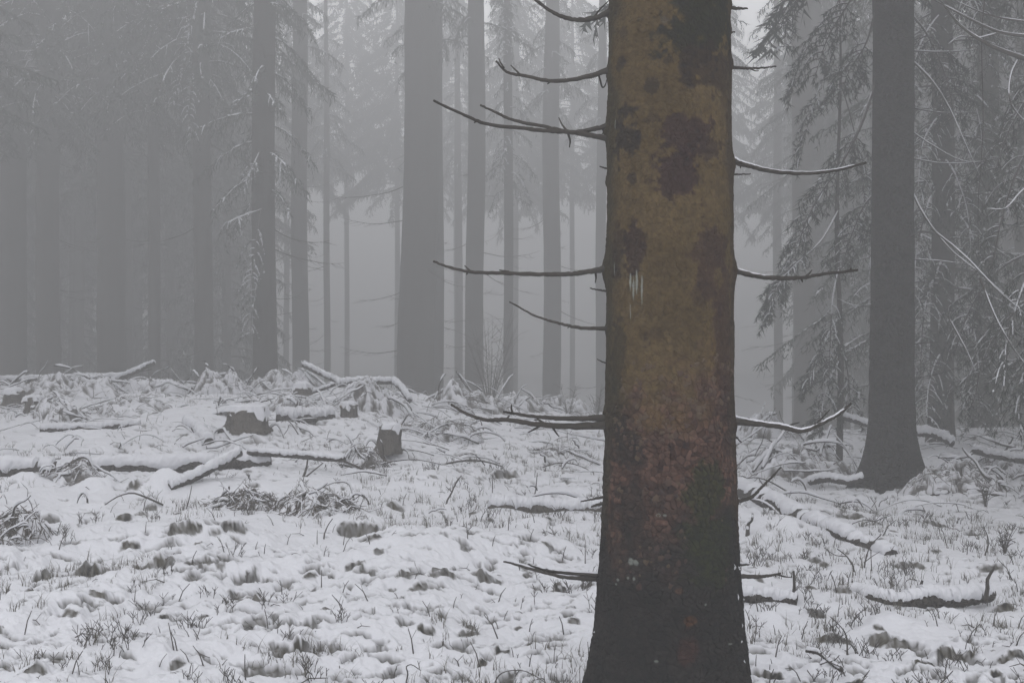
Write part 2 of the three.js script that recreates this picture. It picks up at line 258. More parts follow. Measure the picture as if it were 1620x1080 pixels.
// dead bare branches, six shapes shared by every trunk
const deadShapes = [...Array(7)].map((_, k) => {
  const g = new Geo(), R = RNG(900 + k), L = 0.7 + 0.9 * R(), pts = [];
  for (let i = 0; i <= 6; i++) { const t = i / 6; pts.push(V(L * t, L * (-0.02 - (0.25 + 0.2 * (k % 3)) * t + (0.3 + 0.15 * (k % 2)) * t * t) + (R() - 0.5) * 0.03, L * (R() - 0.5) * 0.07)); }
  const c = curve(pts, 10); stem(g, c, t => 0.011 * (1 - 0.8 * t), 4, 0.2, k, false);
  for (let i = 0; i < 7; i++) { const a = c[3 + Math.floor(R() * 7)], s = R() < 0.5 ? 1 : -1, l = 0.12 + 0.28 * R(); stem(g, [a, V(a.x + l * 0.6, a.y - 0.03 - 0.06 * R(), a.z + s * l * 0.5), V(a.x + l * 1.0, a.y - 0.02 - 0.1 * R(), a.z + s * l * 0.75)], t => 0.0045 * (1 - 0.7 * t), 3, 0, 1, false); }
  return g.make();
});
function deadBranches(o, R, n, y0, y1, rAt) {
  for (let i = 0; i < n; i++) {
    const y = lerp(y0, y1, (i + R()) / n), a = R() * 6.283, m = part('branch', deadShapes[Math.floor(R() * 7)], M.dead, o), s = 0.6 + 0.7 * R();
    m.position.set(Math.cos(a) * rAt * 0.7, y, -Math.sin(a) * rAt * 0.7); m.rotation.set(0, a, 0); m.scale.set(s, s, s);
  }
}
function addCrown(o, C, turn, s = 1, snow = true) {
  const k = part('crown', C.needles, M.needle, o); k.userData.kind = 'stuff'; k.rotation.y = turn; k.scale.set(s, 1, s);
  part('limbs', C.wood, M.twig, k).userData.kind = 'stuff'; if (snow) part('snow', C.snow, M.snow, k).userData.kind = 'stuff';
}
const C = [crownShape(11, 4.6, 13, 2.3, 46, 1.0, 0.2), crownShape(12, 3.4, 12.5, 2.2, 50, 1.0, 0.25), crownShape(13, 6.0, 13, 1.8, 36, 0.9, 0.25), crownShape(14, 1.2, 13.5, 2.9, 96, 1.0, 0.1, 2.3), crownShape(15, 6.4, 14, 3.4, 110, 1.0, 0.1, 2.4), crownShape(16, 9.0, 14, 2.0, 22, 0.9, 0.1, 1.8), crownShape(17, 6.2, 14, 4.3, 150, 0.9, 0.1, 3)];
const trunkVariants = [0, 1, 2, 3].map(k => trunkShape(1, 16, 40 + k, 0.2, 5 + k % 2, 26));

// ---------- trees that stand behind the clearing ----------
// [u, width px, depth, crown, dead branches, label]
const midTrees = [
  [20, 42, 29, 4, 4, 'very faint grey trunk at the outermost edge of the dim stand beyond the ridge'],
  [78, 38, 28, 4, 6, 'faint grey spruce trunk rising behind the long ridge pole, foggiest but one of its row'],
  [176, 46, 28, 4, 6, 'broad soft grey spruce trunk behind the forked stick on the ridge'],
  [243, 20, 28, 4, 5, 'slim faint spruce trunk between the broad soft trunk and the darker straight one'],
  [322, 31, 26, 4, 9, 'straight mid grey spruce trunk behind the arched brash on the ridge'],
  [420, 39, 22.5, 1, 10, 'darker spruce trunk with widened foot and a snowy hanging bough beside it'],
  [475, 28, 26, 5, 14, 'paler spruce trunk just behind the darker one, many fine dead twigs on its open side'],
  [517, 11, 34, 5, 10, 'thin pale pole of a spruce at the edge of the bright foggy gap'],
  [658, 62, 22.5, 5, 16, 'thickest misty spruce trunk, standing behind the hummock with the pole on top'],
  [690, 22, 25, 5, 5, 'narrow spruce trunk half hidden behind the thickest misty one'],
  [726, 13, 36, 5, 6, 'very thin pale spruce trunk in the space beside the thickest misty one'],
  [752, 31, 24, 5, 12, 'spruce trunk with spreading foot, next to the slim pole in the misty middle'],
  [804, 16, 26, 2, 10, 'slim straight pole of a spruce with a leafless bush at its foot'],
  [871, 30, 28, 5, 8, 'pale leaning-free trunk nearest the foreground trunk on its open side'],
  [951, 18, 30, 5, 5, 'pale sliver of a trunk showing beside the edge of the foreground trunk'],
  [1231, 15, 34, 5, 4, 'thin ghostly trunk in the bright gap beside the dark trunk'],
  [1274, 35, 23, 5, 9, 'misty trunk behind the hanging snowy boughs, before the thick dark one'],
];
midTrees.forEach(([u, w, d0, c, nd, label], i) => {
  const d = d0 * (u < 440 ? 1.08 : 1.4);
  const p = at(u, 0, d); p.y = land(p.x, p.z) - 0.02; const r = w * d / FPX / 2 * 0.97, R = RNG(300 + i);
  const o = thing('spruce_tree', label, 'tree', p), k = part('trunk', trunkVariants[i % 4], M.bark, o); k.scale.set(r, 1, r); k.rotation.y = R() * 6;
  deadBranches(o, R, nd, 1.6, 8.5, r); addCrown(o, C[c], R() * 6.3, 0.8 + 0.3 * R()); k.scale.y = 1.35; o.children.at(-1).scale.y = 1.3;
});
for (const [i, [x, d, label]] of [[-12.8, 19.5, 'added shade spruce at the dim side of the clearing, unseen just past the view by the ridge'], [-12.8, 24, 'added shade spruce next to the dim stand, unseen just outside the view behind the level pole'], [-11, 13.5, 'added shade spruce at the side of the clearing, unseen outside the view, level with the long thick log'], [-12, 16, 'added shade spruce, unseen outside the view at the dim side of the clearing, second from the border'], [-9.6, 11, 'nearest of the added shade spruces at the dim side of the clearing, unseen outside the view']].entries()) {  // unseen spruces, added so their crowns darken the fog on this side
  const o = thing('spruce_tree', label, 'tree', V(x, land(x, -d) - 0.05, -d)), k = part('trunk', trunkVariants[i % 4], M.bark, o); k.scale.set(0.24, 1, 0.24); addCrown(o, C[4], i * 1.3, 1.15, false);
}
for (const [i, [u, d, label]] of [[452, 58, 'pale spruce closing the top of the bright foggy gap on the stand side'], [548, 66, 'ghostly spruce whose crown closes the bright foggy gap from above'], [628, 62, 'ghostly spruce looming over the thickest misty trunk'], [722, 66, 'ghostly spruce crown above the thin pale trunks in the misty middle'], [815, 60, 'ghostly spruce behind the slim straight pole'], [905, 64, 'ghostly spruce crown behind the branches of the foreground trunk'], [1010, 60, 'spruce deep in the fog hidden behind the foreground trunk'], [1130, 62, 'ghostly spruce at the far end of the bright gap beside the foreground trunk'], [1285, 56, 'ghostly spruce behind the hanging boughs, closing the bright gap']].entries()) {
  const p = at(u, 0, d); p.y = land(p.x, p.z) - 0.05; const o = thing('spruce_tree', label, 'tree', p), k = part('trunk', trunkVariants[i % 4], M.bark, o); k.scale.set(0.15, 1.7, 0.15); addCrown(o, C[6], i * 1.7, 1.0 + 0.12 * (i % 3), false); const cr = o.children.at(-1); cr.scale.y = 1.45; cr.position.y = [4.5, 6.5, 4.5, 5.5, 4, 5, 4, 4, 3.5][i];
}
// far trees: faint repeats
{
  const R = RNG(4711), made = []; let proto = [], n = 0;
  const dens = (u, d) => u < 415 ? 1 : u < 470 ? (d < 40 ? 0.5 : 0) : u < 625 ? 0 : u < 1165 ? (d < 44 ? 0.07 : 0) : u < 1262 ? 0 : 1;
  for (let t = 0; t < 3500 && n < 104; t++) {
    const u = R() < 0.25 ? -330 + 700 * R() : -330 + R() * 2300, d = (u < 415 ? 37 : 33) + 34 * Math.pow(R(), 1.6), x = (u - CX) / FPX * d; if (R() > dens(u, d)) continue;
    if (made.some(m => (m[0] - x) ** 2 + (m[1] - d) ** 2 < 3) || midTrees.some(m => ((m[0] - CX) / FPX * m[2] * (m[0] < 440 ? 1.08 : 1.4) - x) ** 2 + (m[2] * (m[0] < 440 ? 1.08 : 1.4) - d) ** 2 < 3)) continue;
    made.push([x, d]); const k = u < 400 || u > 1330 ? (n % 2 ? 4 : 3) : n % 3 ? 5 : 2, r = 0.13 + 0.13 * R(); n++;
    let o = proto[k];
    if (!o) { o = proto[k] = new THREE.Group(); const tr = part('trunk', trunkVariants[k % 4], M.bark, o); tr.scale.set(0.2, 1, 0.2); deadBranches(o, R, 7, 1.2, 4.6, 0.2); addCrown(o, C[k], 0, 1.1, false); } else o = o.clone();
    o.name = numbered('spruce_tree'); o.position.set(x, land(x, -d) - 0.05, -d); o.rotation.y = R() * 6.3; o.scale.set(r / 0.2, 1.3 + 0.15 * R(), r / 0.2); scene.add(o);
    const left = u < 640; tag(o, left ? 'ghostly spruce deep in the fog of the dim dense stand beyond the ridge' : 'ghostly spruce deep in the fog behind the foreground trunk and the hanging boughs', 'tree', left ? 'faint spruces deep in the dim stand' : 'faint spruces deep behind the boughs');
  }
}

// ---------- the dark trunk with spread roots, and the low-branched spruces round it ----------
function limb(o, parentPos, pix, r0, mats = M.dead, snow = 0.02, name = 'branch', seed = 1, gap = 0.36) {     // pix: [u, v, depth] points
  const pts = curve(pix.map(a => at(...a)), Math.max(8, pix.length * 4)), g = new Geo(), rad = t => r0 * (1 - 0.78 * t);
  stem(g, pts, rad, 6, 0.22, seed); const b = part(name, g, mats, o, parentPos);
  if (snow) { const s = new Geo(); snowOn(s, pts, rad, snow * 0.7, seed, gap, 6, 7, 0.85); part('snow_cap', s, M.snow, b, parentPos); }
  return pts;
}
function leafy(o, parentPos, name, pix, r0, seed, { l = 0.45, dens = 22, hang = 1.2, from = 0.3, ps = 0.1, snow = 0.004 } = {}) {   // a branch with curtains of needled twigs
  const pts = curve(pix.map(a => at(...a)), 22), W = new Geo(), N = new Geo(), S = new Geo(), R = RNG(seed), cv = new THREE.CatmullRomCurve3(pts), P = V(), D = V(); let len = 0;
  stem(W, pts, t => r0 * (1 - 0.75 * t), 5, 0.2, seed); for (let i = 1; i < pts.length; i++) len += pts[i].distanceTo(pts[i - 1]);
  for (let k = 0, m = Math.round(len * dens); k < m; k++) {
    const t = from + (1 - from) * (k + R()) / m; cv.getPoint(t, P); cv.getTangent(t, D);
    bough(W, N, S, P, Math.atan2(D.z, D.x) + (k % 2 ? 1 : -1) * (0.5 + 0.9 * R()), l * (0.4 + 0.75 * R()) * (1.05 - 0.4 * t), hang * (0.7 + 0.9 * R()), R, 1.5, ps * 0.8, 1.1);
  }
  snowOn(S, pts, t => r0 * (1 - 0.75 * t), snow, seed, 0.3, 6, 6);
  const b = part(name, W, M.twig, o, parentPos); part('needles', N, M.needle, b, parentPos).userData.kind = 'stuff'; part('snow', S, M.snow, b, parentPos).userData.kind = 'stuff';
}
{
  const d = 12, p = at(1411, 0, d); p.y = onSnow(p.x, p.z) - 0.04; p.y = at(0, 772, d).y - 0.02;
  const o = thing('spruce_tree', 'tall dark spruce trunk with spread roots behind the diagonal log', 'tree', p);
  const tr = part('trunk', trunkShape(0.226, 15, 71, 0.8, 5, 72), M.barkDark, o); tr.rotation.y = 0.9;
  const L = (pix, r, s = 0.012, seed = 1) => limb(o, p, pix, r, M.dead, s, 'branch', seed);
  L([[1440, 80, 12], [1490, 82, 11.7], [1545, 79, 11.5]], 0.011, 0.0077, 2);
  L([[1440, 92, 12], [1475, 128, 11.8], [1503, 172, 11.7], [1530, 232, 11.5], [1560, 300, 11.4]], 0.013, 0.0077, 3);
  L([[1440, 170, 12], [1490, 178, 11.8], [1545, 178, 11.7]], 0.009, 0.0072, 4);
  L([[1440, 205, 12], [1470, 226, 11.8], [1530, 256, 11.6], [1590, 248, 11.4]], 0.009, 0.0066, 5);
  L([[1440, 250, 12], [1490, 258, 12.2], [1570, 256, 12.4]], 0.008, 0.008, 6);
  L([[1440, 295, 12], [1462, 340, 11.8], [1500, 390, 11.7], [1560, 440, 11.4], [1625, 500, 11.2]], 0.013, 0.01, 7);
  L([[1440, 410, 12], [1480, 412, 11.8], [1530, 418, 11.7]], 0.008, 0.008, 8);
  L([[1440, 545, 12], [1465, 542, 11.8], [1490, 540, 11.7]], 0.007, 0, 9);
  L([[1440, 600, 12], [1490, 590, 11.8], [1540, 572, 11.6]], 0.006, 0, 10);
  L([[1385, 480, 12], [1355, 484, 12.1], [1320, 470, 12.2]], 0.006, 0.006, 11);
  L([[1385, 130, 12], [1360, 200, 12.2], [1335, 250, 12.3], [1310, 320, 12.4]], 0.009, 0.006, 12);
  leafy(o, p, 'bough', [[1385, 20, 12], [1370, 70, 12.2], [1345, 110, 12.4], [1330, 150, 12.5]], 0.014, 21, { l: 0.5, dens: 20 });
  leafy(o, p, 'bough', [[1385, 135, 12], [1360, 205, 12.2], [1330, 262, 12.5], [1290, 320, 12.7], [1262, 385, 12.9]], 0.016, 22, { l: 0.42, dens: 14, from: 0.25 });
  leafy(o, p, 'bough', [[1390, 300, 12], [1365, 330, 12.4], [1345, 380, 12.6], [1330, 430, 12.8]], 0.012, 23, { l: 0.4, dens: 16 });
  leafy(o, p, 'bough', [[1385, -60, 12], [1340, 10, 12.6], [1310, 60, 12.9], [1290, 120, 13.1]], 0.015, 24, { l: 0.55, dens: 15 });
  leafy(o, p, 'bough', [[1440, 20, 12], [1470, 60, 12.8], [1500, 130, 13.2], [1510, 190, 13.4]], 0.014, 25, { l: 0.5, dens: 14 });
  addCrown(o, C[4], 0.4, 1.35);
}
{
  // a spruce whose trunk is a dim shape behind: its boughs hang as a curtain beside the dark trunk
  const d = 17, p = at(1489, 0, d); p.y = onSnow(p.x, p.z) - 0.05;
  const o = thing('spruce_tree', 'dim spruce hung with snowy drooping boughs, just past the dark trunk', 'tree', p);
  const tr = part('trunk', trunkVariants[1], M.bark, o); tr.scale.set(0.17, 1, 0.17);
  const R = RNG(501);
  for (const [u, v, u2, v2, v3] of [[1480, 300, 1452, 390, 480], [1495, 250, 1530, 330, 420], [1485, 420, 1462, 500, 590], [1495, 470, 1540, 520, 600], [1488, 560, 1470, 610, 660], [1495, 590, 1540, 630, 670], [1490, 180, 1460, 230, 300], [1490, 100, 1545, 170, 260], [1490, 20, 1450, 90, 170], [1495, -40, 1550, 20, 110]])
    leafy(o, p, 'bough', [[u, v, d], [(u + u2) / 2, lerp(v, v2, 0.35), d - 0.5 - 0.6 * R()], [u2, v2, d - 0.9 - R()], [u2 + (u2 - u) * 0.25, v3, d - 1.2 - R()]], 0.016, 600 + Math.floor(v), { l: 0.6, dens: 9, from: 0.25, hang: 1.5 });
  addCrown(o, crownShape(92, 1.4, 12.5, 2.6, 80, 1, 0.22), 1.1, 1);
}
{
  // the nearest of the low-branched spruces, its trunk just outside the frame
  const d = 10.5, p = at(1740, 0, d); p.y = onSnow(p.x, p.z) - 0.05;
  const o = thing('spruce_tree', 'nearest low spruce reaching bare dark limbs and hanging boughs past the dark trunk', 'tree', p);
  const tr = part('trunk', trunkVariants[2], M.bark, o); tr.scale.set(0.2, 1, 0.2);
  const L = (pix, r, s = 0.012, seed = 1) => limb(o, p, pix, r, M.dead, s, 'branch', seed);
  L([[1740, 130, 10.5], [1620, 92, 10], [1560, 68, 9.7], [1520, 40, 9.6], [1480, -10, 9.5]], 0.026, 0.0066, 31);
  L([[1730, 60, 10.5], [1640, 58, 10.2], [1580, 50, 10], [1520, 22, 9.8], [1470, -5, 9.7]], 0.02, 0.0066, 32);
  L([[1612, 92, 10], [1600, 120, 9.9], [1599, 160, 9.8], [1615, 185, 9.8], [1640, 205, 9.8]], 0.011, 0.006, 33);
  L([[1700, 40, 10.5], [1620, 34, 10.3], [1560, 22, 10.2], [1510, 0, 10.1]], 0.013, 0.0077, 34);
  L([[1580, 52, 10], [1548, 60, 9.8], [1520, 58, 9.7], [1500, 70, 9.6]], 0.008, 0.008, 35);
  L([[1560, -20, 10], [1554, 60, 9.9], [1556, 200, 9.9], [1548, 330, 9.8], [1550, 425, 9.8]], 0.006, 0.004, 36);
  L([[1475, 362, 10.9], [1530, 408, 10.6], [1580, 460, 10.4], [1640, 512, 10.3]], 0.011, 0.008, 37);
  L([[1551, 440, 10], [1575, 500, 9.9], [1600, 545, 9.8], [1625, 580, 9.8]], 0.011, 0.006, 38);
  L([[1500, 500, 10.9], [1530, 555, 10.8], [1545, 590, 10.7]], 0.009, 0.006, 39);
  L([[1700, 240, 10.5], [1620, 300, 10.2], [1590, 330, 10], [1560, 330, 9.9]], 0.01, 0.01, 40);
  addCrown(o, C[4], 2.2, 1.3);
  for (const [i, pix] of [[[1700, 320, 10.5], [1630, 430, 10.4], [1600, 520, 10.3], [1590, 600, 10.3]], [[1690, 420, 10.5], [1640, 520, 10.6], [1620, 600, 10.6], [1612, 670, 10.6]], [[1680, 180, 10.8], [1620, 250, 11], [1590, 330, 11.2], [1570, 420, 11.3]], [[1690, 60, 10.8], [1640, 130, 11.2], [1600, 200, 11.4], [1575, 270, 11.6]], [[1690, 440, 11.5], [1600, 500, 12], [1560, 560, 12.2], [1540, 640, 12.3]], [[1690, 380, 12], [1590, 420, 12.6], [1540, 480, 13], [1510, 560, 13.2]]].entries())
    leafy(o, p, 'bough', pix, 0.017, 700 + i, { l: 0.5, dens: 10, from: 0.3, hang: 1.5 });
}
for (const [i, [x, d, label]] of [[9.5, 10.5, 'added shade spruce, unseen outside the view, second row on the thicket side of the clearing'], [7.6, 8.5, 'added shade spruce, unseen just outside the view at the thicket side of the clearing'], [7.9, 13.5, 'added shade spruce by the thicket, unseen just outside the view, behind the nearest low one']].entries()) { const o = thing('spruce_tree', label, 'tree', V(x, land(x, -d) - 0.05, -d)), k = part('trunk', trunkVariants[i % 4], M.bark, o); k.scale.set(0.22, 1, 0.22); addCrown(o, C[4], i * 2, 1.1, false); }  // added out of view: their crowns shade the fog over the thicket side
{
  // the slender spruce whose boughs hang in the bright gap
  const d = 14.5, p = at(1328, 0, d); p.y = onSnow(p.x, p.z) - 0.03;
  const o = thing('young_spruce', 'slender young spruce with hanging snowy boughs, in the bright gap beside the dark trunk', 'tree', p);
  const g = new Geo(); stem(g, curve([V(0, -0.2, 0), V(0.02, 1.5, 0), V(-0.03, 3, 0), V(0.02, 5, 0), V(0, 6.2, 0)], 20), t => 0.045 * (1 - 0.85 * t), 8, 0.1, 3); part('trunk', g, M.bark, o);
  const pix = [
    [[1328, 250, d], [1290, 330, 14.3], [1262, 390, 14.2], [1238, 440, 14.2], [1215, 500, 14.1]], [[1328, 330, d], [1300, 380, 14.2], [1258, 420, 14], [1232, 450, 13.9], [1215, 515, 13.9]],
    [[1328, 420, d], [1318, 470, 14.2], [1314, 540, 14], [1312, 610, 13.9]], [[1328, 500, d], [1300, 550, 14.2], [1288, 585, 14], [1278, 620, 14]],
    [[1328, 540, d], [1340, 580, 14.4], [1345, 625, 14.3], [1350, 660, 14.2]], [[1328, 570, d], [1310, 610, 14.1], [1300, 650, 14], [1296, 685, 14]],
    [[1328, 120, d], [1350, 200, 14.6], [1365, 280, 14.6], [1370, 350, 14.6]], [[1328, 60, d], [1300, 130, 14.3], [1280, 190, 14.2], [1265, 260, 14.2]], [[1328, 0, d], [1285, 60, 14.3], [1262, 110, 14.2], [1250, 160, 14.2]], [[1328, -80, d], [1280, -20, 14.6], [1250, 20, 14.7], [1240, 80, 14.8]]];
  pix.forEach((q, i) => leafy(o, p, 'bough', q, 0.011, 800 + i, { l: 0.36, dens: i < 6 ? 15 : 9, from: 0.4, hang: 1.5, ps: 0.12 }));
}
for (const [i, [u, d, c, s, label]] of [[1560, 20, 1, 1.1, 'shadowy spruce in the thicket behind the hanging curtain of boughs'], [1690, 18, 0, 1.2, 'shadowy spruce of the thicket, farthest along past the boughs'], [1400, 21, 3, 1.0, 'shadowy spruce straight behind the dark trunk with spread roots'], [1620, 26, 1, 1.1, 'dim spruce rising at the back of the thicket']].entries()) {
  const p = at(u, 0, d); p.y = land(p.x, p.z) - 0.05; const o = thing('spruce_tree', label, 'tree', p), R = RNG(40 + i), k = part('trunk', trunkVariants[i % 4], M.bark, o); k.scale.set(0.2, 1, 0.2);
  addCrown(o, crownShape(200 + i, 0.9, 12.5, 2.5, 64, 1, 0.16), R() * 6, s);
}
// the hanging boughs with snow on the far side of the clearing
for (const [u, d, label, list] of [
  [408, 24, 'snow laden bough drooping beside the darker trunk on the ridge', [[[412, 330], [404, 385], [400, 425], [396, 455]], [[414, 420], [404, 465], [398, 500], [396, 530]], [[410, 240], [400, 262], [390, 285], [384, 310]], [[415, 330], [385, 342], [370, 348], [362, 352]]]],
  [250, 29, 'high drooping bough with clumps of snow above the dim stand', [[[255, -40], [245, 0], [238, 30], [232, 60]], [[250, 40], [230, 80], [216, 105], [205, 140]]]],
  [305, 27, 'long hanging bough tipped with snow, high above the arched brash', [[[325, -40], [312, 10], [300, 50], [294, 95]], [[305, 60], [290, 110], [282, 135], [272, 165]], [[306, 80], [302, 140], [300, 180], [303, 225]]]],
  [800, 34, 'small hanging bough of pale snow above the slim pole', [[[808, -20], [804, 20], [801, 50], [800, 90]], [[806, 180], [798, 230], [792, 260], [790, 290]]]]]) {
  const p = at(u, list[0][0][1], d), o = thing('spruce_bough', label, 'bough', p);
  list.forEach((q, i) => leafy(o, p, 'branch', q.map((a, k) => [a[0], a[1], d - 0.12 * k]), 0.012, 900 + i + Math.floor(u), { l: 0.5, dens: 9, from: 0.2, hang: 1.4, ps: 0.7, snow: 0.025 }));
}

// ---------- the foreground trunk ----------
const TD = 4.4, TX = (1059.5 - CX) / FPX * TD, K = TD / FPX;
const prof = [[-900, 182], [0, 187], [100, 192], [200, 195], [400, 197], [500, 197], [600, 200], [700, 203], [800, 210], [900, 221], [950, 228], [1000, 237], [1080, 259], [1130, 290], [1200, 345]];
const rPx = v => { for (let i = 1; i < prof.length; i++) if (v <= prof[i][0] || i === prof.length - 1) { const a = prof[i - 1], b = prof[i]; return lerp(a[1], b[1], clamp((v - a[0]) / (b[0] - a[0]), 0, 1.2)) / 2; } };
const vOf = y => CY + (EYE - y) / K, yOf = v => EYE - (v - CY) * K, rOf = y => rPx(Math.max(-900, vOf(y))) * K * (y > 3 ? 1 - 0.035 * (y - 3) : 1);
const dirTo = V(-TX, 0, TD).normalize(), sideTo = V(dirTo.z, 0, -dirTo.x);     // sideTo: towards larger u
const treePos = V(TX, 0, -TD); treePos.y = 0.0;
const foreTree = thing('spruce_tree', 'thick brown spruce trunk with flaking bark and bare broken branches, nearest of all', 'tree', treePos);
function bumpFront(phi, y) {                                       // relief of the bark in metres
  const v = vOf(y), r = 0.24, a = phi * r, low = sst(560, 760, v), c = cells(a * 44 + 1.6 * fbm(a * 18, y * 18, 7, 2), y * 46 + 1.6 * fbm(a * 18, y * 18, 8, 2), 3);
  let h = 0.006 * (fbm(a * 8, y * 8, 4, 3) - 0.5) + 0.0034 * (fbm(a * 70, y * 70, 9, 3) - 0.5) + 0.02 * (fbm(a * 2.5, y * 1.2, 6, 2) - 0.5);
  h += (0.0010 + 0.0042 * low * sst(0.25, 0.5, fbm(a * 9, y * 9, 12, 2))) * (sst(0.03, 0.22, c[1] - c[0]) * (0.6 + 0.6 * c[2]) - 0.5);
  h += sst(930, 1080, v) * 0.012 * (fbm(a * 20, y * 9, 14, 3) - 0.5);
  return h;
}
const knots = [[962, 112, 14], [960, 208, 18], [957, 425, 22], [960, 285, 10], [957, 520, 9], [1158, 262, 16], [1157, 430, 18], [958, 665, 18], [1158, 670, 14], [1156, 104, 10], [1155, 50, 7], [952, 912, 14], [1165, 792, 10], [965, 18, 10], [1153, 12, 9]];
const pPhi = (u, v) => Math.asin(clamp((u - 1059.5) / rPx(v), -1, 1));
const knotP = knots.map(k => [pPhi(k[0], k[1]), yOf(k[1]), k[2] * K]);
function frontPoint(phi, y, off = 0) {
  let r = rOf(y) + bumpFront(phi, y) + off; const v = vOf(y);
  if (v > 900) r += sst(900, 1200, v) ** 2 * 0.05 * Math.cos(phi * 5 + 0.6);
  for (const k of knotP) { const da = (phi - k[0]) * 0.24, dy = y - k[1], q = (da * da + dy * dy) / (k[2] * k[2]); if (q < 5) r += 0.014 * k[2] / 0.045 * Math.exp(-q); }
  const s = Math.sin(phi) * r, c = Math.cos(phi) * r;
  return V(sideTo.x * s + dirTo.x * c, y, sideTo.z * s + dirTo.z * c);
}
// [u, v, ru, rv, colour as the eye sees it, strength]
const stains = [
  [1112, 55, 62, 68, [38, 40, 32], 1], [1125, 128, 55, 34, [50, 42, 37], 0.9], [992, 228, 24, 36, [40, 37, 36], 0.95], [1092, 232, 42, 28, [52, 40, 40], 0.95], [1070, 284, 38, 34, [50, 38, 40], 0.95], [1120, 245, 28, 22, [52, 42, 40], 0.8],
  [1000, 395, 20, 34, [48, 38, 38], 0.9], [982, 395, 22, 40, [52, 44, 39], 0.8], [1033, 155, 12, 9, [48, 42, 36], 0.9], [983, 115, 15, 17, [46, 42, 36], 0.9], [988, 67, 10, 8, [50, 44, 36], 0.8], [1004, 291, 9, 8, [48, 42, 35], 0.9], [1030, 205, 14, 6, [52, 44, 36], 0.7], [1060, 118, 9, 6, [50, 44, 37], 0.8],
  [1052, 57, 8, 6, [82, 78, 74], 0.7], [1120, 430, 26, 60, [60, 46, 42], 0.85], [1140, 540, 18, 130, [58, 44, 41], 0.8], [1130, 400, 22, 34, [58, 46, 40], 0.8], [1105, 470, 14, 40, [58, 46, 40], 0.6], [1040, 532, 16, 8, [60, 50, 40], 0.6],
  [980, 560, 14, 50, [46, 44, 37], 0.7], [985, 690, 26, 40, [42, 40, 37], 0.85], [1115, 770, 38, 44, [50, 53, 34], 0.95], [1118, 855, 38, 62, [47, 50, 33], 0.95], [1000, 790, 30, 50, [46, 42, 40], 0.8], [1005, 730, 18, 30, [48, 40, 38], 0.8],
  [1035, 655, 20, 16, [92, 74, 52], 0.8], [1072, 660, 18, 12, [86, 68, 50], 0.7], [1110, 655, 12, 20, [84, 66, 50], 0.7], [1118, 560, 10, 40, [98, 80, 56], 0.6], [1085, 1000, 12, 30, [66, 46, 42], 0.7], [1090, 955, 7, 6, [92, 66, 50], 0.8], [1072, 912, 6, 5, [82, 62, 52], 0.8]];
const whites = [[1000, 450, 2, 13], [1005, 460, 2.2, 16], [1010, 452, 2, 18], [1018, 462, 1.6, 22], [1000, 495, 1.2, 12], [975, 428, 1.2, 10], [1002, 872, 5, 5], [1010, 873, 4, 5], [1007, 897, 3, 3], [998, 897, 2.4, 2.4], [982, 903, 2.4, 2.4], [980, 910, 2, 2], [1043, 800, 4, 3], [977, 203, 1.2, 9], [1052, 800, 3, 2], [1148, 995, 4, 2], [1040, 1013, 3, 2], [1112, 932, 2.5, 2]];
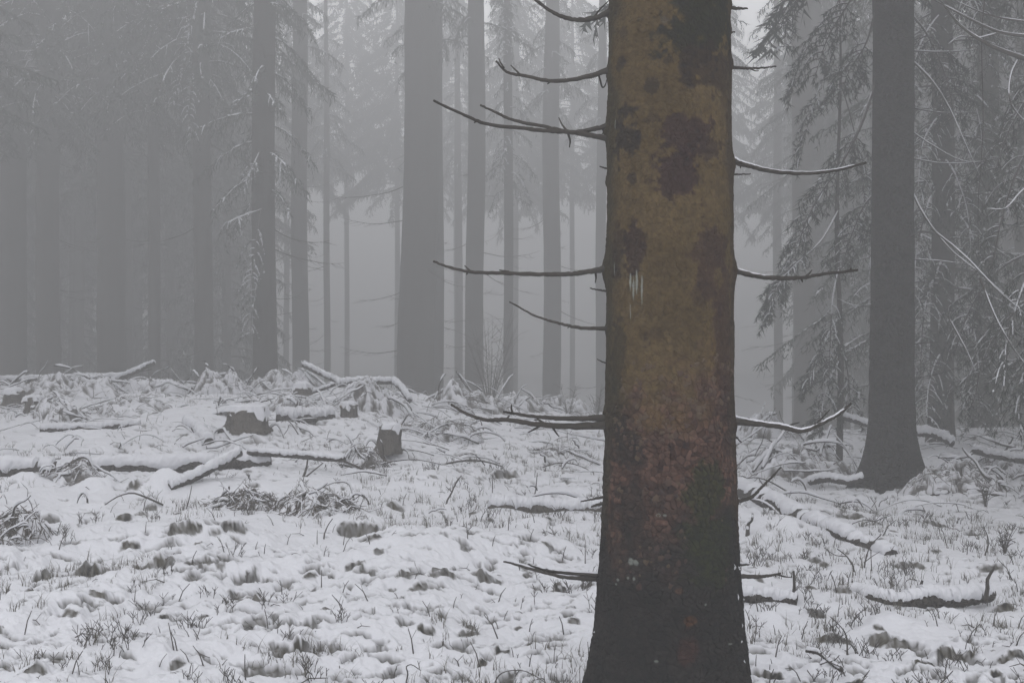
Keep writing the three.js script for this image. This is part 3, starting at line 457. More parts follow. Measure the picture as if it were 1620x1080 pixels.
{
  const TW = 1024, TH = 1536, y0 = -0.2, y1 = 3.1, d = new Uint8Array(TW * TH * 4), bd = new Uint8Array(TW * TH * 4), KA = 0.72;
  const sp = stains.map(s => [pPhi(s[0], s[1]), yOf(s[1]), s[2] * K, s[3] * K, s[4].map(lin), s[5]]), wp = whites.map(s => [pPhi(s[0], s[1]), yOf(s[1]), s[2] * K, s[3] * K]);
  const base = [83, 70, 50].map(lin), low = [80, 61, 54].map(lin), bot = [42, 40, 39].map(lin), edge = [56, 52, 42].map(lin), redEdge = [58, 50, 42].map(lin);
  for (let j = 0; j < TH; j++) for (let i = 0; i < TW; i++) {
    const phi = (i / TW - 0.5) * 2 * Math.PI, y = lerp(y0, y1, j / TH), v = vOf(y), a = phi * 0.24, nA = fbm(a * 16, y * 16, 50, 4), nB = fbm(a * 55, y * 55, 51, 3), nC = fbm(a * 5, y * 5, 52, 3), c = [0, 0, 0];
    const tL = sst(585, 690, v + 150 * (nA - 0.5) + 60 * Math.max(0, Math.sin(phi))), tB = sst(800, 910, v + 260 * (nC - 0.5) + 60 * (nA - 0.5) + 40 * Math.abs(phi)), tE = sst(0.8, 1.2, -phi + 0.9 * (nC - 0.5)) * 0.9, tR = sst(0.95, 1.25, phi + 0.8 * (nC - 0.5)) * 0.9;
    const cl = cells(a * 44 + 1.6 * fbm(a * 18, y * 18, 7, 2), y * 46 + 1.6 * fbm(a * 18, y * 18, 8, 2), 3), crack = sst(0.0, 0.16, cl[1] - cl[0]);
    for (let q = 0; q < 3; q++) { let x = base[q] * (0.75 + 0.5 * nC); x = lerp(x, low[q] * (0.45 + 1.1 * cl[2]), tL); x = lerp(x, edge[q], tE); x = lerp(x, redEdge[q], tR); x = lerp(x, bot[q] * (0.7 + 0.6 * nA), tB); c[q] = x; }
    for (const s of sp) { const da = (phi - s[0]) * 0.24, dy = y - s[1]; if (Math.abs(da) > s[2] * 2 || Math.abs(dy) > s[3] * 2) continue; const q = Math.sqrt((da / s[2]) ** 2 + (dy / s[3]) ** 2) + 1.6 * (nA - 0.5) + 0.8 * (nB - 0.5), k = s[5] * 0.93 * sst(1.18, 0.82, q) * (0.85 + 0.25 * nB); for (let m = 0; m < 3; m++) c[m] = lerp(c[m], s[4][m], k); }
    const nD = fbm(a * 150, y * 130, 55, 2), fine = (0.25 + 1.0 * nB + 0.5 * nD) * (1 - (0.10 + 0.45 * tL * (1 - tB * 0.5)) * (1 - crack));
    let wk = 0; for (const s of wp) { const da = (phi - s[0]) * 0.24, dy = y - s[1]; if (Math.abs(da) > s[2] * 2 || Math.abs(dy) > s[3] * 2) continue; wk = Math.max(wk, 0.8 * sst(1.2, 0.6, Math.hypot(da / s[2], dy / s[3]) + 0.8 * (nB - 0.5))); }
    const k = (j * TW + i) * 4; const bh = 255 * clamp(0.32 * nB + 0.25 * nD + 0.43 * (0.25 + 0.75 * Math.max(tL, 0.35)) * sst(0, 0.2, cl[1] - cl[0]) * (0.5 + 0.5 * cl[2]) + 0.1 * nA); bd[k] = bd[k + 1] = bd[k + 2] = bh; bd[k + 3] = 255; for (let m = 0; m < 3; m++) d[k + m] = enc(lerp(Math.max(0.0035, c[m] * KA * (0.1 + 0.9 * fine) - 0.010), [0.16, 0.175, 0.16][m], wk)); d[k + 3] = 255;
  }
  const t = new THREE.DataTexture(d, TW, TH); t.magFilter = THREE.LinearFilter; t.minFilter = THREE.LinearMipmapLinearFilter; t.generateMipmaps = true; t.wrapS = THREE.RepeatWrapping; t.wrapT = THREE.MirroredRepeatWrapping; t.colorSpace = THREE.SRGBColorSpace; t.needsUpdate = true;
  const bt = new THREE.DataTexture(bd, TW, TH); bt.magFilter = THREE.LinearFilter; bt.wrapS = THREE.RepeatWrapping; bt.wrapT = THREE.MirroredRepeatWrapping; bt.needsUpdate = true;
  const g = new Geo(), ys = [], S = 300; for (let y = -0.25; y < 3.1; y += 0.0065) ys.push(y); for (let y = 3.1; y < 12; y += 0.15) ys.push(y);
  for (const y of ys) for (let s = 0; s <= S; s++) { const phi = (s / S - 0.5) * 2 * Math.PI, p = frontPoint(s === S ? -Math.PI : phi, y); g.v(p.x, p.y, p.z, s / S, (y - y0) / (y1 - y0)); }
  const w = S + 1; for (let i = 0; i < ys.length - 1; i++) for (let s = 0; s < S; s++) { const a = i * w + s; g.f(a, a + 1, a + w); g.f(a + 1, a + w + 1, a + w); }
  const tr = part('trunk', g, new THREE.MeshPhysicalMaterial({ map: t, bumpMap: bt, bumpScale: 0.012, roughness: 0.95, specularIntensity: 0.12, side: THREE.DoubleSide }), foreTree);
  // single scales of bark that stand proud of the trunk
  const R = RNG(66), shades = [[0.034, 0.018, 0.015], [0.045, 0.026, 0.019], [0.06, 0.04, 0.026], [0.022, 0.013, 0.012]].map(q => std(...q, { bumpMap: barkBump, bumpScale: 0.003, side: THREE.DoubleSide }));
  const shapes = [...Array(10)].map((_, k) => { const q = new Geo(), m = 9; q.v(0, 0, 0.0022); for (let ring = 0; ring < 2; ring++) for (let i = 0; i < m; i++) { const a = i / m * 6.283, r = (0.45 + 0.85 * hsh(i, k, 5)) * (ring ? 1 : 0.8); q.v(Math.cos(a) * r, Math.sin(a) * r * 0.85, ring ? -0.002 : 0.0012 + 0.0022 * hsh(i, k, 8)); } for (let i = 0; i < m; i++) { const b = (i + 1) % m; q.f(0, 1 + i, 1 + b); q.f(1 + i, 1 + m + i, 1 + b); q.f(1 + b, 1 + m + i, 1 + m + b); } return q.make(); });
  for (let n = 0, tries = 0; n < 230 && tries < 4000; tries++) {
    const v = 560 + 360 * R(), u = 975 + 180 * R(), keep = sst(560, 650, v + (u > 1090 ? 120 : 0)) * sst(930, 840, v) * (u < 1000 && v > 700 ? 0.4 : 1) * (Math.hypot((u - 1115) / 38, (v - 775) / 44) < 1 || Math.hypot((u - 1118) / 34, (v - 860) / 60) < 1 ? 0.1 : 1) * sst(0.32, 0.5, fbm(u * 0.03, v * 0.03, 19, 2));
    if (R() > keep) continue; n++;
    const phi = pPhi(u, v), y = yOf(v), p = frontPoint(phi, y, 0.0012), m = part('bark_scale', shapes[n % 10], shades[v < 690 ? 2 - (n % 3 === 0) : n % 4], tr), s = (0.004 + 0.0105 * R());
    m.position.copy(p); m.scale.set(s, s * (0.8 + 0.5 * R()), 1); m.lookAt(p.clone().add(treePos).addScaledVector(V(sideTo.x * Math.sin(phi) + dirTo.x * Math.cos(phi), (R() - 0.5) * 0.3, sideTo.z * Math.sin(phi) + dirTo.z * Math.cos(phi)), 1)); m.rotateZ(R() * 0.8);
  }
  // snow caught in the bark near the foot
  const sn = new Geo(); for (let k = 0; k < 18; k++) { const right = R() < 0.85, v = 870 + 215 * R(), phi = (right ? 1.05 + 0.5 * R() : -1.1 - 0.45 * R()), y = yOf(v), c = frontPoint(phi, y, 0.001), h = 0.005 + 0.018 * R() ** 2, w2 = 0.001 + 0.0018 * R(), b = sn.p.length / 3; for (let i = 0; i < 6; i++) { const a = i / 6 * 6.283; const q = frontPoint(phi + Math.cos(a) * w2 / 0.26, y + Math.sin(a) * h, -0.002); sn.v(q.x, q.y, q.z); } const q = frontPoint(phi, y, 0.006); sn.v(q.x, q.y, q.z); for (let i = 0; i < 6; i++) sn.f(b + i, b + (i + 1) % 6, b + 6); }
  part('snow_fleck', sn, M.snow, tr).userData = { kind: 'stuff' };
}
{
  // bare broken branches: [points in pixels], thickness px at the root, snow, forks
  const B = [
    [[[975, 12], [945, 27], [910, 31], [880, 22], [850, 2], [834, -12]], 9, 0, [[[940, 27], [950, 14], [964, 0]]], 0.1],
    [[[975, 106], [930, 121], [875, 128], [830, 120], [803, 114], [785, 97]], 8, 0, [[[797, 107], [792, 99], [789, 92]], [[822, 117], [814, 109], [808, 103]], [[947, 117], [950, 128], [953, 138], [957, 136], [960, 126]], [[872, 128], [866, 133]]], 0.3],
    [[[975, 221], [945, 216], [905, 209], [870, 207], [830, 203], [770, 196], [735, 182], [686, 159]], 9, 0, [[[898, 208], [890, 198], [884, 186]], [[899, 212], [902, 222], [901, 233]], [[755, 191], [750, 194]]], 0.6],
    [[[972, 196], [945, 203], [905, 209], [870, 202], [810, 189], [785, 178], [760, 166]], 8, 0, [[[950, 200], [955, 208], [952, 213]]], 0.2],
    [[[972, 270], [958, 266], [949, 263]], 4, 0, [], 0.1],
    [[[975, 421], [940, 428], [905, 433], [860, 434], [800, 432], [745, 430], [705, 421], [686, 413]], 9, 0, [[[745, 430], [740, 425], [735, 420]], [[942, 430], [943, 438], [942, 447]], [[740, 430], [738, 434]], [[805, 430], [790, 427]]], 0.5],
    [[[975, 462], [950, 459], [934, 456]], 4, 0, [], 0.2],
    [[[975, 520], [915, 518], [880, 510], [848, 500], [806, 477]], 6, 0, [[[902, 515], [898, 519]]], 0.4],
    [[[972, 577], [955, 573], [945, 568]], 3, 0, [], 0.1],
    [[[975, 671], [900, 674], [850, 671], [800, 664], [770, 664], [740, 655], [714, 640]], 10, 0.0, [[[855, 673], [845, 679], [835, 684]], [[874, 675], [879, 683], [884, 690]], [[800, 664], [806, 657]], [[862, 670], [852, 664], [845, 664]]], 0.7],
    [[[975, 661], [900, 662], [860, 660], [825, 656], [797, 651]], 9, 0.0, [[[811, 653], [809, 646], [809, 640]], [[935, 661], [932, 657]]], 0.3],
    [[[970, 783], [940, 789], [919, 793]], 5, 0, [], 0.2], [[[970, 793], [950, 797], [935, 801]], 8, 0, [], 0.0],
    [[[965, 916], [900, 913], [860, 905], [825, 895], [797, 888]], 8, 0.003, [], 0.9], [[[965, 911], [890, 906], [860, 901], [836, 893]], 6, 0.003, [], 0.75],
    [[[1140, 11], [1165, 13], [1183, 13]], 7, 0, [], 0.1], [[[1140, 57], [1152, 53], [1163, 50]], 5, 0, [], 0.0],
    [[[1140, 104], [1170, 107], [1195, 108], [1228, 105]], 6, 0, [[[1188, 109], [1195, 112], [1201, 112]]], 0.2],
    [[[1145, 250], [1170, 258], [1195, 265], [1230, 272], [1280, 274], [1330, 268], [1371, 257]], 8.5, 0.0015, [[[1172, 260], [1172, 266]]], 0.4],
    [[[1145, 277], [1165, 276], [1188, 275]], 4, 0, [], 0.1],
    [[[1145, 424], [1170, 430], [1200, 437], [1230, 440], [1270, 439], [1300, 434], [1358, 427]], 9.5, 0.002, [[[1272, 439], [1280, 433], [1285, 427]], [[1268, 440], [1270, 446]], [[1345, 429], [1347, 424]]], 0.5],
    [[[1145, 665], [1175, 668], [1215, 672], [1245, 677], [1265, 682], [1285, 677], [1310, 665], [1328, 655], [1347, 638]], 9.5, 0.004, [[[1243, 676], [1255, 671], [1265, 668]], [[1285, 676], [1300, 662], [1313, 648]]], 0.3],
    [[[1150, 686], [1165, 691], [1173, 700]], 5, 0.004, [], 0.1], [[[1150, 790], [1170, 792], [1188, 787], [1205, 771], [1220, 756], [1236, 739]], 6.5, 0, [], 0.2],
    [[[1155, 893], [1175, 893], [1186, 893]], 6, 0.005, [], 0], [[[1160, 910], [1190, 912], [1212, 911], [1235, 907]], 8, 0.0, [[[1232, 909], [1242, 912], [1253, 913]], [[1226, 908], [1228, 912]]], 0.2]];
  B.forEach(([px, w, snow, forks, swing], i) => {
    const n = px.length, g = new Geo(), dep = k => TD + (i % 2 ? 1 : -1) * swing * 0.45 * (k / (n - 1)) * (k / (n - 1)), j = RNG(50 + i);
    const pts = curve(px.map((a, k) => at(a[0], a[1], dep(k))), n * 7).map((q, k) => q.add(V((j() - 0.5) * 0.0014, (j() - 0.5) * 0.0022, 0))), r0 = w / 2 * K * 1.05, rad = t => r0 * (1.35 * Math.exp(-t * 22) + 1 - 0.62 * t) * (0.93 + 0.14 * hsh(Math.floor(t * 40), i, 3));
    stem(g, pts, rad, 9, 0.22, i + 1); const b = part('branch', g, M.dead, foreTree, treePos);
    forks.forEach((f, m) => { const q = new Geo(), near = px.map((a, k) => [Math.hypot(a[0] - f[0][0], a[1] - f[0][1]), k]).sort((x, y) => x[0] - y[0])[0][1], dd = dep(near); stem(q, curve(f.map((a, k) => at(a[0], a[1], dd + 0.02 * k)), 8), t => r0 * 0.42 * (1 - 0.55 * t), 6, 0.25, m + 3); part('twig', q, M.dead, b, treePos); });
    if (snow) { const s = new Geo(), half = pts.slice(Math.floor(pts.length * 0.06), Math.floor(pts.length * (i === 20 ? 0.55 : 0.95))); snowOn(s, half, t => rad(t * 0.8), snow, i, 0.34, 8, 10, 0.6); part('snow_cap', s, M.snow, b, treePos); }
  });
}

// ---------- felled logs, poles, stumps and brash in the clearing ----------
// a log or pole lying from one pixel to another; lift raises its ends (metres) above the snow line at those pixels
function log(name, label, cat, px, wpx, { snow = 0.5, mat = M.bark, gap = 0.1, seed = 1, depth = null, taper = 0.15, sink = 0.25, sides = 14, group, stubs = [] } = {}) {
  drifts = false;
  const ends = px.map((a, k) => { if (a.length > 2) return at(...a); const p = G(a[0], a[1]); return p; }), dm = -ends[0].z, r0 = wpx / 2 * dm / FPX;
  drifts = true;
  ends.forEach((p, k) => { if (px[k].length < 3) p.y += r0 * (1 - 2 * sink); });
  const pts = curve(ends, Math.max(14, ends.length * 10)), j = RNG(seed * 13 + 5), g = new Geo(), s = new Geo(), rad = t => r0 * (1 - taper * t) * (0.96 + 0.08 * n2(t * 14, seed, 4));
  pts.forEach(p => { p.y += (j() - 0.5) * r0 * 0.08; });
  const c = pts[Math.floor(pts.length / 2)].clone(); c.y -= r0; const o = thing(name, label, cat, c, group);
  stem(g, curve(pts, 60), t => rad(t) * (0.9 + 0.2 * fbm(t * 30, seed, 5, 3)), sides, 0.2, seed); part('trunk', g, mat, o, c);
  for (const [i, sp] of stubs.entries()) { const q = new Geo(), d = -G(sp[0][0], sp[0][1]).z; stem(q, curve(sp.map(a => at(a[0], a[1], dm)), 6), t => r0 * 0.3 * (1 - 0.5 * t), 7, 0.2, i); part('branch_stub', q, M.dead, o, c); }
  if (snow) { const fine = curve(pts, 200); snowOn(s, fine, rad, r0 * snow * 1.4, seed + 20, gap, 12, 4 / Math.max(r0 * 6, 0.22)); part('snow_cap', s, M.snow, o, c); }
  return o;
}
log('fallen_log', 'long thick log under deep snow, lying across the middle of the clearing', 'log', [[-120, 752], [60, 750], [200, 748], [330, 742], [428, 738]], 27, { snow: 0.42, seed: 3, sink: 0.24, gap: 0.3 });
log('pole', 'straight snowy pole leaning over the long thick log', 'pole', [[268, 776], [320, 748, G(320, 765).z * -1], [378, 716, 10.4]], 15, { snow: 0.5, seed: 4, sink: 0.2, gap: 0.0 });
log('pole', 'thin pole ending in a whip, continuing from the end of the long thick log', 'pole', [[392, 716, 10.9], [450, 719, 10.8], [505, 724, 10.7], [545, 727, 10.6]], 10, { snow: 0.55, seed: 5, gap: 0.05 });
log('stick', 'dark whip of a twig jutting past the end of the thin pole', 'stick', [[540, 728, 10.6], [562, 737, 10.4], [582, 746, 10.3]], 4, { snow: 0, seed: 6, mat: M.dead });
log('fallen_log', 'low half buried log in the smooth snow below the pale stump', 'log', [[62, 684], [140, 681], [222, 676]], 12, { snow: 0.5, seed: 7, sink: 0.15 });
log('fallen_log', 'short log lying beside the broad snow capped stump', 'log', [[436, 669], [480, 668], [528, 666]], 18, { snow: 0.7, seed: 8, sink: 0.1 });
log('fallen_log', 'split snowy log whose end disappears behind the foreground trunk', 'log', [[772, 809], [850, 813], [960, 815]], 20, { snow: 0.6, seed: 9, sink: 0.05, mat: M.barkPale });
log('fallen_log', 'large diagonal log pointing from the dark trunk towards the front', 'log', [[1120, 765], [1200, 792], [1290, 836], [1350, 862], [1412, 888]], 30, { snow: 0.24, seed: 10, sink: 0.4, taper: 0.4, gap: 0.43 });
log('fallen_log', 'dark short log tight against the foreground trunk', 'log', [[1150, 946], [1200, 950], [1262, 955]], 22, { snow: 0.4, seed: 11, sink: 0.25, gap: 0.36, stubs: [[[1256, 945], [1257, 925], [1256, 903]]] });
log('fallen_log', 'snow heaped log with an upright broken stub near its end', 'log', [[1352, 946], [1400, 955], [1464, 957]], 25, { snow: 0.42, seed: 12, sink: 0.3, gap: 0.38, stubs: [[[1446, 950], [1456, 930], [1460, 918]]] });
log('fallen_log', 'smooth fully snowed log with a dark snapped end', 'log', [[1456, 952], [1510, 952], [1566, 944]], 27, { snow: 0.42, seed: 13, sink: 0.34, gap: 0.36, stubs: [[[1560, 950], [1563, 930], [1563, 916], [1574, 898]]] });
log('pole', 'long pole lying level along the crest of the ridge', 'pole', [[-40, 602, 20], [60, 600, 20], [195, 596, 19.8]], 9, { snow: 0.5, seed: 14, gap: 0 });
log('pole', 'bent pole crossing below the level one on the ridge', 'pole', [[62, 614, 19], [105, 602, 19], [165, 599, 19.2]], 9, { snow: 0.6, seed: 15, gap: 0 });
log('pole', 'forked stick poking up from the ridge towards the trees', 'pole', [[178, 603, 19.5], [205, 592, 19.4], [226, 582, 19.4], [243, 575, 19.3]], 8, { snow: 0.6, seed: 16, gap: 0.1, stubs: [[[205, 592], [225, 587], [240, 584]]] });
log('pole', 'snowy pole sticking up slantwise out of the hummock', 'pole', [[480, 577, 17.6], [505, 590, 17.4], [542, 606, 17.2]], 8, { snow: 0.6, seed: 17, gap: 0 });
log('pole', 'pole resting flat on top of the big hummock', 'pole', [[535, 608, 16.6], [575, 604, 16.4], [622, 604, 16.3]], 9, { snow: 0.7, seed: 18, gap: 0 });
log('pole', 'pole sloping down the far end of the big hummock', 'pole', [[622, 602, 16.3], [635, 615, 16], [648, 634, 15.7]], 9, { snow: 0.5, seed: 19 });
log('pole', 'slanting pole running up into the side of the big hummock', 'pole', [[440, 640, 16.5], [490, 622, 16.5], [530, 608, 16.5]], 6, { snow: 0.5, seed: 20 });
log('pole', 'thin arched pole leaning on the broad snow capped stump', 'pole', [[314, 664, 14.6], [345, 655, 14.3], [372, 646, 14.2], [395, 644, 14]], 6, { snow: 0.5, seed: 21 });
log('fallen_log', 'blunt snowed log slanting down in front of the broad stump', 'log', [[296, 672], [316, 686], [330, 704]], 17, { snow: 0.5, seed: 22, sink: 0.35, gap: 0.25 });
log('fallen_log', 'snowy log rising behind the dark trunk, on the side of the young spruce', 'log', [[1335, 660, 14], [1362, 668, 13.8], [1400, 680, 13.6]], 9, { snow: 0.7, seed: 23, gap: 0 });
log('fallen_log', 'snowy log sloping away on the thicket side of the dark trunk', 'log', [[1440, 683, 13.5], [1480, 688, 13.3], [1508, 702, 13.1]], 12, { snow: 0.7, seed: 24, gap: 0 });
log('fallen_log', 'thin snowy log lying at the foot of the thicket', 'log', [[1540, 712, 13], [1580, 722, 12.8], [1640, 732, 12.6]], 11, { snow: 0.7, seed: 25, gap: 0 });
log('pole', 'slanting snowy pole under the hanging boughs of the thicket', 'pole', [[1490, 720, 12.6], [1530, 745, 12.3], [1560, 775, 12]], 9, { snow: 0.7, seed: 26, gap: 0 });
log('stick', 'crooked snapped stick lying on smooth snow beside the foreground trunk', 'stick', [[1276, 1031], [1292, 1034], [1312, 1048], [1332, 1063]], 8, { snow: 0.25, seed: 27, mat: M.dead, gap: 0.35, sink: 0.1, stubs: [[[1290, 1034], [1292, 1029]]] });
log('fallen_log', 'curved branch half sunk in the snow before the roots of the dark trunk', 'log', [[1282, 762, 12.2], [1310, 757, 12], [1345, 762, 11.8], [1366, 756, 11.8]], 12, { snow: 0.5, seed: 28 });

function stump(label, u, v, wpx, hpx, seed, { mat = M.barkPale, capk = 0.35, tilt = 0, rot = 0 } = {}) {
  const p = G(u, v), k = -p.z / FPX, r = wpx * k / 2, h = hpx * k, o = thing('tree_stump', label, 'stump', p), g = new Geo(), R = RNG(seed), S = 40, ys = [-0.15, 0, 0.12, 0.3, 0.5, 0.7, 0.9, 1];
  ys.forEach((y, i) => { for (let s = 0; s <= S; s++) { const a = s / S * 6.2832, m = s % S, q = r * (1 + 0.5 * Math.exp(-Math.max(0, y) * 5) * (0.3 + 0.7 * (0.5 + 0.5 * Math.cos(a * 5 + seed))) + 0.34 * (n2(m * 0.55, y * 2, seed) - 0.5) + 0.1 * (hsh(m, i, seed) - 0.5)), top = i > 5 ? h * 0.35 * (n2(Math.cos(a) * 2 + 7, Math.sin(a) * 2 + 7, seed) - 0.5) : 0; g.v(Math.cos(a) * q + tilt * y * h, y * h + top, Math.sin(a) * q, s / S * 1.2, y * h); } });
  const w = S + 1; for (let i = 0; i < ys.length - 1; i++) for (let s = 0; s < S; s++) { const a = i * w + s; g.f(a, a + w, a + 1); g.f(a + 1, a + w, a + w + 1); }
  part('wood', g, mat, o);
  const cf = new Geo(), c0 = cf.v(tilt * h, h * 1.0, 0), b0 = (ys.length - 1) * w; for (let s = 0; s <= S; s++) cf.v(g.p[(b0 + s) * 3], g.p[(b0 + s) * 3 + 1], g.p[(b0 + s) * 3 + 2], Math.cos(s / S * 6.28) * r, Math.sin(s / S * 6.28) * r); for (let s = 0; s < S; s++) cf.f(c0, c0 + s + 2, c0 + s + 1);
  part('cut_face', cf, M.wood, o);
  const sn = new Geo(), rings = 8; sn.v(tilt * h, h * (1 + 0.0) + r * capk, 0);
  for (let i = 1; i <= rings; i++) for (let s = 0; s < S; s++) { const a = s / S * 6.2832, t = i / rings, q = r * 1.12 * t * (1 + 0.42 * (fbm(Math.cos(a) * 2 + 3, Math.sin(a) * 2 + 3, seed + 2, 2) - 0.5) * 2), y = h * 0.98 + r * capk * Math.pow(Math.max(0, 1 - t ** 3), 0.6) * (0.8 + 0.5 * fbm(Math.cos(a) * t * 3 + 9, Math.sin(a) * t * 3 + 9, seed, 3)) - (i === rings ? 0.02 + 0.5 * h * sst(0.5, 0.8, fbm(Math.cos(a) * 2.5 + 5, Math.sin(a) * 2.5 + 2, seed + 8, 2)) : 0); sn.v(Math.cos(a) * q + tilt * h, y, Math.sin(a) * q); }
  for (let s = 0; s < S; s++) sn.f(0, 1 + (s + 1) % S, 1 + s); for (let i = 0; i < rings - 1; i++) for (let s = 0; s < S; s++) { const a = 1 + i * S + s, b = 1 + i * S + (s + 1) % S; sn.f(a, b, a + S); sn.f(b, b + S, a + S); }
  part('snow_cap', sn, M.snow, o);
}
stump('broad snow capped stump with a dark face, beside the short log', 390, 680, 58, 33, 3, { capk: 0.3 });
stump('pale weathered stump near the ridge, below the bent pole', 54, 655, 27, 24, 4, { mat: M.barkPale, capk: 0.5 });
stump('tall dark stump with a slanting side below the big hummock', 614, 712, 34, 38, 5, { capk: 0.4, tilt: 0.1 });
stump('small dark stump half sunk under the hummock', 552, 664, 26, 22, 6, { capk: 0.6 });
stump('low snowed stump right beside the pale weathered one', 22, 640, 30, 20, 7, { capk: 0.5 });
stump('low dark stump poking from the brash behind the broad one', 478, 628, 30, 16, 8, { capk: 0.6 });

// a heap of snowed brash: a mound with crossing branches and hanging twigs
function brash(label, u, v, wpx, hpx, n, seed, { fine = 60, thick = 1, squash = 0.6 } = {}) {
  const p = G(u, v), k = -p.z / FPX, rx = wpx * k / 2 * 1.08, h = hpx * k, rz = rx * squash, R = RNG(seed), o = thing('brash_heap', label, 'brash heap', p), C0 = level(p.x, p.z);
  const base = (x, z) => level(p.x + x, p.z + z) - C0;
  const top = (x, z) => { const X = x + p.x, Z = z + p.z, q = ((x / rx) ** 2 + (z / rz) ** 2) * (0.7 + 0.6 * fbm(X * 3, Z * 3, seed + 3, 2)); return h * Math.pow(Math.max(0, 1 - q), 0.7) * (0.1 + 0.95 * fbm(X * 4.5, Z * 5.5, seed, 3)) + 0.22 * h * Math.max(0, 1 - q) * (1 - Math.abs(2 * fbm(X * 12, Z * 12, seed + 5, 2) - 1) - 0.5) - 0.05 * Math.min(1, q); };
  const g = new Geo(), cols = [], A = 110, Q = 40;
  for (let i = 0; i <= Q; i++) for (let s = 0; s <= A; s++) {
    const a = s / A * 6.2832, t = i / Q * 1.1, x = Math.cos(a) * rx * t, z = Math.sin(a) * rz * t, X = x + p.x, Z = z + p.z, pit = sst(0.53, 0.62, fbm(X * 13 + seed, Z * 20, seed + 9, 3)) * sst(1.05, 0.8, t), s2 = fbm(X * 30, Z * 30, 4, 2);
    g.v(x, top(x, z) + base(x, z) - (t > 1 ? 0.08 : 0) + 0.035 * (fbm(X * 18, Z * 18, 3, 3) - 0.5) - 0.045 * pit, z, x, z); cols.push(lerp(0.51, 0.05 + 0.07 * s2, pit), lerp(0.515, 0.047 + 0.065 * s2, pit), lerp(0.545, 0.045 + 0.058 * s2, pit));
  }
  const w = A + 1; for (let i = 0; i < Q; i++) for (let s = 0; s < A; s++) { const a = i * w + s; g.f(a, a + 1, a + w); g.f(a + 1, a + w + 1, a + w); }
  const gm = g.make(); gm.setAttribute('color', new THREE.Float32BufferAttribute(cols, 3)); part('snow_mound', gm, M.mixed, o);
  const T = new Geo(), TS = new Geo();
  for (let b = 0; b < n; b++) {
    const a = (R() - 0.5) * 1.6 + (R() < 0.5 ? 3.14 : 0), x0 = (R() * 1.7 - 0.85) * rx, z0 = (R() * 1.6 - 0.6) * rz, L = rx * (0.22 + 0.75 * R() ** 1.5), dx = Math.cos(a), dz = Math.sin(a), up = (R() - 0.35) * h * 0.8, bend = (R() - 0.3) * h * 0.5, pts = [];
    const yA = Math.max(top(x0 - dx * L / 2, z0 - dz * L / 2), -0.02) + base(x0 - dx * L / 2, z0 - dz * L / 2) - 0.01 + (R() < 0.3 ? h * 0.5 * R() : 0), yB = Math.max(top(x0 + dx * L / 2, z0 + dz * L / 2), -0.02) + base(x0 + dx * L / 2, z0 + dz * L / 2) + (R() < 0.4 ? h * 0.9 * R() : 0.01);
    for (let i = 0; i < 6; i++) { const t = i / 5 - 0.5, x = x0 + dx * L * t, z = z0 + dz * L * t; pts.push(V(x + (R() - 0.5) * 0.025, Math.max(lerp(yA, yB, t + 0.5) + bend * (0.5 - 2 * t * t), Math.max(top(x, z), -0.02) + base(x, z)) + 0.006 + (R() - 0.5) * 0.015, z + (R() - 0.5) * 0.02)); }
    const r0 = thick * (0.005 + 0.014 * R() ** 2), c = curve(pts, 16), gg = new Geo(), ss = new Geo(); stem(gg, c, t => r0 * (1 - 0.6 * t), 6, 0.25, b); const m = part('branch', gg, M.dead, o);
    snowOn(ss, c, t => r0 * (1 - 0.6 * t), r0 * 0.9 + 0.006, b + seed, 0.38, 6, 7); part('snow_cap', ss, M.snow, m);
  }
  for (let q = 0; q < fine * 2.2; q++) {
    const a0 = R() * 6.283, rr = Math.sqrt(R()) * 0.98, x = Math.cos(a0) * rr * rx, z = Math.sin(a0) * rr * rz, l = 0.04 + 0.16 * R() ** 1.6, a = R() * 6.283, dx = Math.cos(a) * l, dz = Math.sin(a) * l, y = yy => Math.max(top(x + dx * yy, z + dz * yy), -0.03) + base(x + dx * yy, z + dz * yy), up = 0.005 + 0.06 * R() ** 2;
    const tw = curve([V(x, y(0) - 0.005, z), V(x + dx * 0.5 + (R() - 0.5) * 0.012, (y(0) + y(1)) / 2 + up * 0.7, z + dz * 0.5 + (R() - 0.5) * 0.012), V(x + dx, y(1) + up * (R() * 2 - 0.2), z + dz)], 4); stem(T, tw, t => (0.0022 + 0.0025 * R()) * (1 - 0.5 * t), 3, 0, 1, false); if (R() < 0.14) snowOn(TS, tw, t => 0.003, 0.008, q, 0.15, 4, 9);
  }
  const tm = part('fine_twigs', T, M.brownNeedle, o); tm.userData = { kind: 'stuff' };
  if (!TS.empty) part('twig_snow', TS, M.snow, tm).userData = { kind: 'stuff' };
}
brash('tangled brash heap with looping twigs just below the thin pole', 500, 812, 150, 46, 16, 31, { fine: 220, thick: 0.7 });
brash('dark hollowed brash heap under the leaning snowy pole', 385, 802, 120, 40, 14, 32, { fine: 220, thick: 0.7 });
brash('brash heap of rusty twigs at the near border of the clearing', 5, 850, 130, 62, 14, 33, { fine: 300, thick: 0.55 });
brash('broken branch litter against the long thick log', 120, 764, 120, 42, 10, 34, { fine: 90 });
brash('arched brash heap on the ridge before the straight mid grey trunk', 345, 622, 90, 50, 9, 35, { fine: 70 });
brash('low brash heap on the ridge at the foot of the darker trunk', 450, 620, 140, 44, 11, 36, { fine: 80 });
brash('brash heap on the ridge below the level pole', 110, 626, 200, 46, 14, 37, { fine: 100 });
brash('scattered brash along the ridge between the forked stick and the arched heap', 245, 622, 130, 44, 11, 38, { fine: 90 });
brash('spiky brash heap before the thickest misty trunk', 740, 646, 150, 46, 13, 39, { fine: 110 });
brash('faint brash behind the tips of the foreground branches', 895, 656, 150, 38, 11, 40, { fine: 90 });
